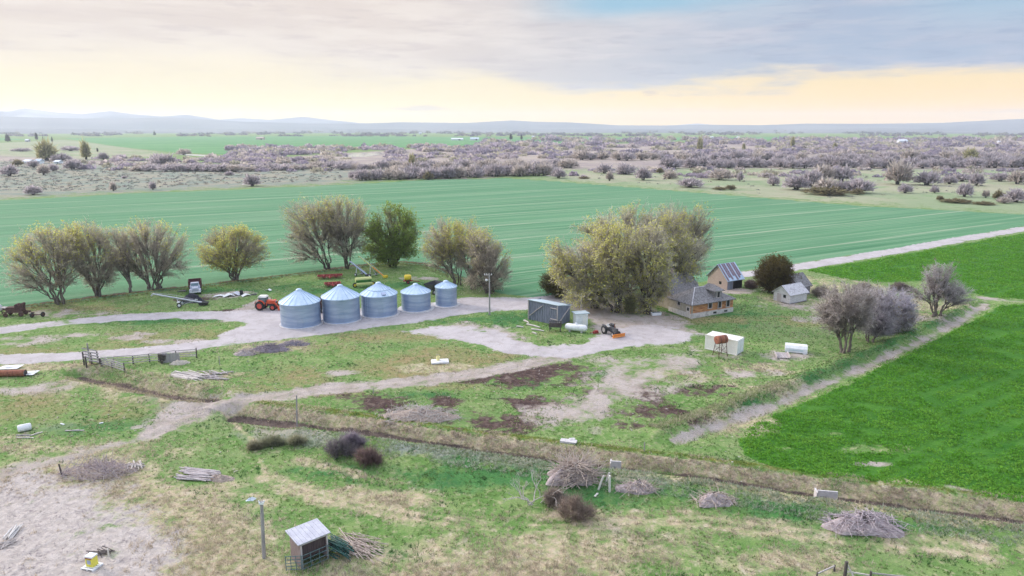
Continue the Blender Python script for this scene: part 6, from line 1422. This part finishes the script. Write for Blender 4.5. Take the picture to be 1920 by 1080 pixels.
# yellow box on pallet
p = at(173, 1064); t = thing('pallet', 'white pallet on the mown straw carrying the yellow box', 'pallet', p, math.radians(-14))
m = MB(); [m.box((0, -.4 + .2 * k, .15), (1.15, .14, .03)) for k in range(5)]; [m.box((a, 0, .07), (.1, .95, .13)) for a in (-.5, 0, .5)]; m.build('board', white_p, t)
t = thing('yellow_box', 'yellow cabinet with red stripe and white top standing on the pallet', 'cabinet', p + Vector((0, .05, .17)), math.radians(-14))
m = MB(); m.box((0, 0, .38), (.62, .5, .76)); m.build('body', mat('bright_yellow', (.78, .70, .10), (.70, .62, .10), 3, .5), t)
m = MB(); m.box((0, 0, .815), (.68, .56, .11)); m.build('top', white_p, t)
m = MB(); m.box((0, -.262, .69), (.56, .03, .07)); m.build('stripe', red_o, t)
m = MB(); m.box((.0, -.262, .40), (.32, .03, .32)); m.build('panel', blue_t, t)
# white drum, planks, litter on the left meadow
p = at(47, 808); t = thing('white_drum', 'white plastic drum lying on its side on the left meadow', 'drum', p, math.radians(35))
m = MB(); m.lathe([(.28, -.62), (.36, -.58), (.40, -.4), (.40, .45), (.34, .6), (.1, .64)], (0, 0, .40), n=22, axis='X', caps=False); m.build('drum', white_p, t)
m = MB(); m.lathe([(.02, -.56), (.30, -.56)], (0, 0, .40), n=20, axis='X', caps=False); m.build('open_end', glass_d, t)
for u, v, L_, a, mm, lab in ((47, 821.5, 1.9, 0, wood_p, 'pale plank lying below the white drum'), (69, 814, 1.1, 58, wood_p, 'short pale plank slanting right of the white drum'), (46, 817, 1.7, 2, wood_g, 'grey plank lying just behind the pale plank'), (117, 796, .6, -25, white_p, 'short white plank on the left meadow'), (140, 808, 1.9, 6, wood_l, 'grey board lying in the grass right of the short white plank'), (190, 794, .4, 40, white_p, 'tiny white board on the left meadow near the track'), (1118, 929, .7, 60, bl, 'thin white stick lying below the bleached posts')):
    p = at(u, v); m = MB(); m.box((0, 0, .06), (L_, .16, .07), ry=.03); m.box((0, .0, .11), (L_ * .5, .1, .04), rz=.12); o = m.build('plank', mm, None, p, math.radians(a)); tag(o, lab, 'plank', 'loose planks in the grass')
p = at(470, 937); v_, f_ = heap_mesh(.42, .3, .16, 77, 18, .9); m = MB(); m.add(v_, f_, 0, False); o = m.build('plastic_sheet', mat('blue_white_plastic', (.62, .68, .76), (.74, .77, .80), 4, .5), None, p, .6); tag(o, 'crumpled bluish white plastic sheet in the grass above the pole', 'plastic sheet')
p = at(825, 679); t = thing('stone_slab', 'white slab lying in the grass carrying a yellow bucket', 'slab', p, .15)
m = MB(); m.box((0, 0, .12), (2.5, 1.6, .2), taper=.96); m.build('slab', mat('white_slab', (.74, .72, .72), (.66, .64, .64), 3, .8), t)
t = thing('yellow_bucket', 'pale yellow bucket standing on the white slab', 'bucket', p + Vector((-.3, .2, .22)))
m = MB(); m.lathe([(.22, 0), (.28, .58), (.26, .58), (.2, .05)], n=20); m.build('pail', mat('pale_yellow_plastic', (.80, .72, .32), (.72, .64, .28), 3, .5), t); m = MB(); m.tube([(-.28, 0, .55), (-.2, 0, .78), (0, 0, .86), (.2, 0, .78), (.28, 0, .55)], .015, 5); m.build('handle', steel, t)
# rusty culvert at the left edge
p = at(8, 706); t = thing('culvert_pipe', 'long rusty culvert pipe lying in the grass at the left edge', 'pipe', p, math.radians(4))
Lp = px(p, 39); m = MB(); [m.lathe([(.42, -Lp + k * Lp * 2 / 30), (.45, -Lp + (k + .5) * Lp * 2 / 30), (.42, -Lp + (k + 1) * Lp * 2 / 30)], (0, 0, .45), n=20, axis='X', caps=False) for k in range(30)]; m.build('pipe', rust, t)
m = MB(); m.lathe([(.02, Lp - .06), (.40, Lp - .06)], (0, 0, .45), n=18, axis='X', caps=False); m.build('open_end', glass_d, t)
for u, v, s_, lab in ((20, 691, 1.0, 'largest white tin sheet on the ground behind the rusty culvert'), (55, 702, .7, 'small white sheet right of the rusty culvert end')):
    p = at(u, v); m = MB(); m.poly([(-1.6 * s_, -.5, .05), (1.2 * s_, -.6, .12), (1.5 * s_, .6, .3), (-1.3 * s_, .7, .15)], (0, 0, .05)); m.box((.2, .1, .3), (1.6 * s_, .5, .05), rx=.2, rz=.2); o = m.build('tin_sheet', white_p, None, p, .05); tag(o, lab, 'tin sheet')
# timber corner at the bottom right
t = thing('corner_fence', 'weathered timber fence corner with diagonal brace at the bottom right', 'fence', at(1584, 1088)); O = at(1584, 1088)
for u, v, vt, r in ((1583, 1088, 1053, .13), (1564, 1071, 1059, .07), (1630, 1096, 1071, .09), (1531, 1087, 1073, .07)):
    h = top_z(at(u, v), vt) - at(u, v).z; a = loc(u, v); m = MB(); m.tube([a - Vector((0, 0, .2)), a + Vector((0, 0, h))], [r, r * .9], 8); m.build('post', wood_d, t)
for a, b, mm in ((loc(1583, 1088, 1.42), loc(1602, 1094, .35), wood_p), (loc(1583, 1088, .75), loc(1630, 1096, .75), wood_p), (loc(1531, 1087, .5), loc(1564, 1071, .45), wood_l), (loc(1630, 1096, .95), loc(1700, 1104, .95), wood_g), (loc(1583, 1088, .3), loc(1630, 1096, .3), wood_g)):
    m = MB(); m.bar(a, b, .07, .10); m.build('rail' if mm is not wood_p or a.z < 1.2 else 'brace', mm, t)
# ---- far farmsteads
def farm(u, v, wu, hv, label, roof_m, wall_m, deep=.6, name='farm_building', cat='building'):
    p = at(u, v); w_ = px(p, wu); h = max(top_z(p, v - hv) - p.z, 3.0); t = thing(name, label, cat, p, rnd.uniform(-.15, .15)); d_ = max(w_ * deep, 8); hw_ = h * .6
    m = MB(); m.box((0, d_ / 2, hw_ / 2), (w_, d_, hw_)); [m.poly([(s * (w_ / 2 - .2), 0.05, hw_), (s * (w_ / 2 - .2), d_ - .05, hw_), (s * (w_ / 2 - .2), d_ / 2, h - .1)], (-s * .2, 0, 0)) for s in (-1, 1)]; m.build('wall', wall_m, t)
    m = MB(); [m.poly([(-w_ / 2 - .5, a, hw_ - .2), (w_ / 2 + .5, a, hw_ - .2), (w_ / 2 + .5, d_ / 2, h), (-w_ / 2 - .5, d_ / 2, h)], (0, 0, .3)) for a in (-.8, d_ + .8)]; m.build('roof', roof_m, t)
    m = MB(); m.box((w_ * .2, -.06, hw_ * .4), (w_ * .18, .12, hw_ * .8)); m.build('door', glass_d, t)
tin_w = mat('white_tin', (.74, .75, .78), (.66, .68, .72), .3, .5)
grey_w = mat('grey_siding', (.38, .38, .42), (.45, .45, .48), .4, .8)
for a in ((50, 266, 6, 5, 'small white roofed farm building at the far left', tin_w, grey_w), (49, 307, 12, 7, 'white farm shed with low roof on the far left meadow', tin_w, tin_w), (70, 307, 9, 8, 'grey blue farm shed beside the white one on the far left meadow', mat('blue_tin', (.42, .50, .60), (.48, .55, .64), .5, .5), tin_w), (106, 307, 8, 3, 'low white shed right of the two farm sheds', tin_w, tin_w),
          (487, 262, 14, 5, 'pinkish farm building on the far green field', mat('pink_tin', (.56, .42, .38), (.5, .38, .35), .3, .7), mat('pink_wall', (.54, .44, .40), (.48, .40, .36), .3, .7)), (857, 263, 22, 4, 'long low white barn far across the fields', tin_w, tin_w), (890, 263, 16, 5, 'second white barn with pale blue roof right of the long barn', mat('pale_blue_tin2', (.58, .66, .76), (.64, .70, .78), .3, .5), tin_w),
          (788, 252, 5, 4, 'tiny white building near the horizon left of centre', tin_w, tin_w), (1694, 270, 16, 9, 'white farmhouse beyond the brush at the right', tin_w, tin_w), (1537, 264, 9, 4, 'small white house left of the white farmhouse', tin_w, grey_w), (1882, 268, 18, 4, 'long pale roofed shed near the right frame edge', mat('pale_tin3', (.60, .64, .74), (.66, .70, .78), .3, .5), tin_w), (1385, 259, 5, 3, 'tiny white house right of centre near the horizon', tin_w, tin_w), (1335, 259, 6, 3, 'small pale barn right of centre on the far plain', tin_w, grey_w), (1000, 258, 6, 3, 'small pale house far behind the evergreens', tin_w, grey_w)):
    farm(*a)
# ================================================================ grass, reeds and crop leaves (ground cover nobody could count)
GR_ = np.random.default_rng(99)
zone = dict(road=road, bare=bare, dark=dark, straw=straw, mown=mown, wheat=wheat, alf=alf, brown=brown, sage=sage, lush=lush, yg=yg, ditch=ditch, wtrack=wtrack)
def zlook(x, y):
    r = np.hypot(x, y); a = np.arctan2(x, y)
    i = np.clip(np.searchsorted(rr, r), 0, nr - 1); j = np.clip(np.searchsorted(aa, a), 0, na - 1)
    k = i * na + j; return {n_: z_[k] for n_, z_ in zone.items()}
def scatter(n, r0, r1, amax=42, power=1.0):
    a = np.radians(GR_.uniform(-amax, amax, n)); u = GR_.random(n)
    r = (r0 ** (2 - power) + u * (r1 ** (2 - power) - r0 ** (2 - power))) ** (1 / (2 - power))
    return r * np.sin(a), r * np.cos(a), r
def tufts(x, y, h, w, col, nb, lean=.5, cvar=.2, fixed=None):
    n = len(x); z = height(x, y)
    B = np.stack([x, y, z - .02], -1).repeat(nb, 0); hh = np.broadcast_to(h, (n,)).repeat(nb) * GR_.uniform(.5, 1.2, n * nb)
    B[:, :2] += GR_.normal(size=(n * nb, 2)) * (hh * .28)[:, None]
    d = GR_.normal(size=(n * nb, 3)) * lean; d[:, 2] = 1
    if fixed is not None: d[:, :2] += fixed.repeat(nb, 0)
    d /= np.linalg.norm(d, axis=1, keepdims=True)
    ww = np.broadcast_to(w, (n,)).repeat(nb) * GR_.uniform(.6, 1.3, n * nb)
    V, F = slivers(B, d, hh, ww, GR_)
    C = col.repeat(nb, 0) * GR_.uniform(1 - cvar, 1 + cvar, (n * nb, 1))
    return V, F, C
def cover(name, parts_):
    o = 0; Vs, Fs, Cs = [], [], []
    for V, F, C in parts_: Vs.append(V); Fs.append(F + o); Cs.append(C); o += len(V)
    F = np.concatenate(Fs)
    ob = np_obj(name, np.concatenate(Vs), F, grass_m, None, np.concatenate(Cs)); return tag(ob, kind='stuff')
grass_m = tint_mat('grass_blades', .9, .8, .5, .06)
def lerp(a, b, t): return np.array(a) * (1 - t[:, None]) + np.array(b) * t[:, None]
# meadow grass
x, y, r = scatter(95000, 40, 175, power=1.15); z_ = zlook(x, y)
pn = fbm(x / 5, y / 5, 61, 3); pn2 = fbm(x / 1.7, y / 1.7, 71, 2)
ok = (z_['road'] < .4) & (z_['bare'] < .55) & (z_['dark'] < .6) & (z_['wheat'] < .4) & (z_['alf'] < .4) & (z_['mown'] < .5) & (z_['ditch'] < .5) & (pn2 > .30) & (z_['wtrack'] < .5)
ok &= GR_.random(len(x)) < .35 + 1.1 * pn
x, y, r, pn, pn2 = x[ok], y[ok], r[ok], pn[ok], pn2[ok]; z_ = {k: v[ok] for k, v in z_.items()}
dry = np.clip(z_['straw'] * .9 + np.clip((pn - .5) * 4, 0, 1) * .55 + z_['brown'] * .35 + (GR_.random(len(x)) < .10) * .6, 0, 1) * (1 - .6 * z_['lush'])
dry = (GR_.random(len(x)) < dry).astype(float)
gcol = lerp((.135, .245, .065), (.23, .32, .11), np.clip((pn2 - .35) * 3, 0, 1)); gcol = gcol * (1 - .4 * z_['lush'][:, None])
col = gcol * (1 - dry[:, None]) + lerp((.68, .59, .43), (.54, .46, .33), GR_.random(len(x))) * dry[:, None]
dk = (fbm(x / 2.0, y / 2.0, 63, 2) > .69) & (dry < .5) & (r < 110); col = np.where(dk[:, None], np.array([[.06, .16, .05]]), col)
hgt = (.13 + .16 * pn2 + .15 * dk) * (1 + .9 * dry * z_['straw']) * np.clip(1.15 - r / 400, .6, 1)
wd_ = .035 + r * .00035
cover('meadow_grass', [tufts(x, y, hgt, wd_, col, 5, .6)])
# tall dry grass in the straw ground and around the mown patch
x, y, r = scatter(42000, 40, 150, power=1.2); z_ = zlook(x, y); pn = fbm(x / 4, y / 4, 81, 3)
p_ = z_['straw'] * (1 - z_['mown'] * .8) * np.clip((pn - .34) * 4, 0, 1)
for u, v, ru, rv in ((30, 838, 55, 14), (310, 938, 55, 18), (440, 968, 50, 16), (150, 905, 80, 10), (480, 1020, 60, 30), (330, 985, 40, 20), (210, 868, 60, 12), (20, 905, 40, 12), (60, 925, 50, 8), (395, 938, 20, 8), (1040, 965, 30, 10), (1210, 1000, 30, 10), (640, 1010, 30, 8), (900, 1060, 60, 14)):
    p_ = np.maximum(p_, .9 * mask_blob(x, y, u, v, ru, rv, .6))
p_ *= (z_['wtrack'] < .4) & (z_['road'] < .4) & (z_['alf'] < .3) & (z_['bare'] < .6) & (z_['ditch'] < .5)
ok = GR_.random(len(x)) < p_; x, y, r, pn = x[ok], y[ok], r[ok], pn[ok]
col = lerp((.72, .62, .49), (.56, .47, .37), GR_.random(len(x)))
cover('dry_grass', [tufts(x, y, .28 + .45 * np.clip(pn - .3, 0, .6), .03 + r * .00025, col, 7, .55)])
# stubble on the mown patch
x, y, r = scatter(45000, 40, 90, 44, 1.0); z_ = zlook(x, y); pn = fbm(x / 2.2, y / 2.2, 91, 3)
ok = (z_['mown'] > .35) & (GR_.random(len(x)) < .75); x, y, r, pn = x[ok], y[ok], r[ok], pn[ok]
col = lerp((.62, .56, .55), (.40, .345, .375), np.clip((pn - .35) * 3.2, 0, 1))
cover('mown_stubble', [tufts(x, y, .09 + .14 * pn, .05, col, 4, 1.8)])
# reeds along the canal banks
def along(poly, n, d0, d1):
    seg = np.linalg.norm(np.diff(poly, axis=0), axis=1); cum = np.concatenate([[0], np.cumsum(seg)]); s = GR_.uniform(0, cum[-1], n)
    i = np.clip(np.searchsorted(cum, s) - 1, 0, len(seg) - 1); f = ((s - cum[i]) / seg[i])[:, None]; p = poly[i] * (1 - f) + poly[i + 1] * f
    t = (poly[i + 1] - poly[i]) / seg[i][:, None]; nrm = np.stack([-t[:, 1], t[:, 0]], -1); d = GR_.uniform(d0, d1, n)[:, None]
    return p + nrm * d, -nrm, s
parts_ = []
P, nn, s = along(CANAL, 2300, 1.7, 3.0); k = fbm(P[:, 0] / 1.8, P[:, 1] / 1.8, 15, 3); ok = k > .40; P, nn, s, k = P[ok], nn[ok], s[ok], k[ok]
parts_.append(tufts(P[:, 0], P[:, 1], np.clip((k - .3) * 1.6, .12, .40), .06, lerp((.78, .67, .57), (.60, .50, .44), GR_.random(len(P))), 5, .4, .25, nn * .8))
P, nn, s = along(CANAL, 1900, 2.8, 4.4); k = fbm(s / 5, s * 0, 25, 2)
c_ = lerp((.40, .43, .11), (.19, .31, .075), GR_.random(len(P))); m_ = (k > .55)[:, None]; c_ = np.where(m_, lerp((.68, .60, .42), (.56, .49, .35), GR_.random(len(P))), c_)
parts_.append(tufts(P[:, 0], P[:, 1], np.clip(k, .2, .6) * .5, .05, c_, 5, .5, .25, nn * .25))
P, nn, s = along(CANAL, 2600, -3.0, -1.6); parts_.append(tufts(P[:, 0], P[:, 1], np.full(len(P), .16), .05, lerp((.15, .26, .08), (.54, .47, .32), (GR_.random(len(P)) < .4).astype(float)), 5, .5))
P, nn, s = along(CANAL2, 800, .6, 3.4); parts_.append(tufts(P[:, 0], P[:, 1], .5 * fbm(P[:, 0] / 1.5, P[:, 1] / 1.5, 19, 2), .05, lerp((.74, .64, .50), (.38, .40, .18), GR_.random(len(P)) ** 2), 6, .45))
P, nn, s = along(CANAL2, 600, -2.6, -.8); parts_.append(tufts(P[:, 0], P[:, 1], .6 * fbm(P[:, 0] / 1.5, P[:, 1] / 1.5, 29, 2), .05, lerp((.58, .48, .36), (.28, .30, .15), GR_.random(len(P)) ** 2), 6, .5))
P, nn, s = along(LANE[-4:], 800, -3.8, -1.4); parts_.append(tufts(P[:, 0], P[:, 1], np.full(len(P), .4), .06, lerp((.70, .62, .46), (.28, .37, .14), GR_.random(len(P))), 6, .4))
P, nn, s = along(LANE, 2600, -4.6, -1.2); parts_.append(tufts(P[:, 0], P[:, 1], np.full(len(P), .20), .07, lerp((.12, .24, .065), (.56, .52, .34), GR_.random(len(P)) ** 1.8), 5, .5))
cover('canal_reeds', parts_)
# pale weeds on the canal berm, weeds under the tree row
parts_ = []
P, nn, s = along(BERM, 5200, -2.6, 1.2); k = fbm(P[:, 0] / 5, P[:, 1] / 5, 35, 2); ok = k > .45; P, nn, k = P[ok], nn[ok], k[ok]
parts_.append(tufts(P[:, 0], P[:, 1], np.clip((k - .35) * 1.6, .08, .32), .055, lerp((.66, .68, .56), (.32, .42, .24), GR_.random(len(P))), 6, .7))
P, nn, s = along(FEDGE[1:], 2600, -1.5, 2.0); parts_.append(tufts(P[:, 0], P[:, 1], np.full(len(P), .35), .08, lerp((.36, .38, .14), (.20, .16, .11), GR_.random(len(P))), 5, .6))
cover('bank_weeds', parts_)
# alfalfa leaves
x, y, r = scatter(190000, 60, 290, 46, 1.35); z_ = zlook(x, y); ok = (z_['alf'] > .5) & (x > 0); x, y, r = x[ok], y[ok], r[ok]
pn = fbm(x / 2.4, y / 2.4, 41, 2); row = vnoise((x * -.53 + y * .85) / .7, (x * .85 + y * .53) / 30, 42)
ok = (row > .2) & (fbm(x / 3, y / 3, 47, 2) > .27); x, y, r, pn = x[ok], y[ok], r[ok], pn[ok]
zz = height(x, y); nl = 5; C_ = np.stack([x, y, zz + .10], -1).repeat(nl, 0); sc_ = (.075 + r * .0006).repeat(nl)
C_ += GR_.normal(size=C_.shape) * np.stack([sc_ * 1.4, sc_ * 1.4, sc_ * .5], -1); V, F = leaves(C_, sc_ * GR_.uniform(.6, 1.3, len(sc_)), GR_)
cc = lerp((.150, .395, .045), (.215, .46, .062), np.clip((pn - .35) * 2.5, 0, 1)).repeat(nl, 0) * GR_.uniform(.82, 1.15, (len(C_), 1))
cover('alfalfa_leaves', [(V, F, cc)])
# stones and litter in the yard and grass
x, y, r = scatter(3000, 60, 190, 42, 1.0); z_ = zlook(x, y); ok = (z_['alf'] < .2) & (z_['wheat'] < .2) & (fbm(x / 9, y / 9, 55, 2) > .5); x, y, r = x[ok], y[ok], r[ok]
zz = height(x, y); C_ = np.stack([x, y, zz + .04], -1).repeat(3, 0); C_ += GR_.normal(size=C_.shape) * .05; V, F = leaves(C_, GR_.uniform(.06, .20, len(C_)), GR_); V = V.reshape(-1, 4, 3); V[:, :, 2] = V[:, :, 2].mean(1, keepdims=True) + (V[:, :, 2] - V[:, :, 2].mean(1, keepdims=True)) * .2; V = V.reshape(-1, 3)
cover('scattered_stones', [(V, F, lerp((.70, .66, .62), (.46, .41, .36), GR_.random(len(C_))))])
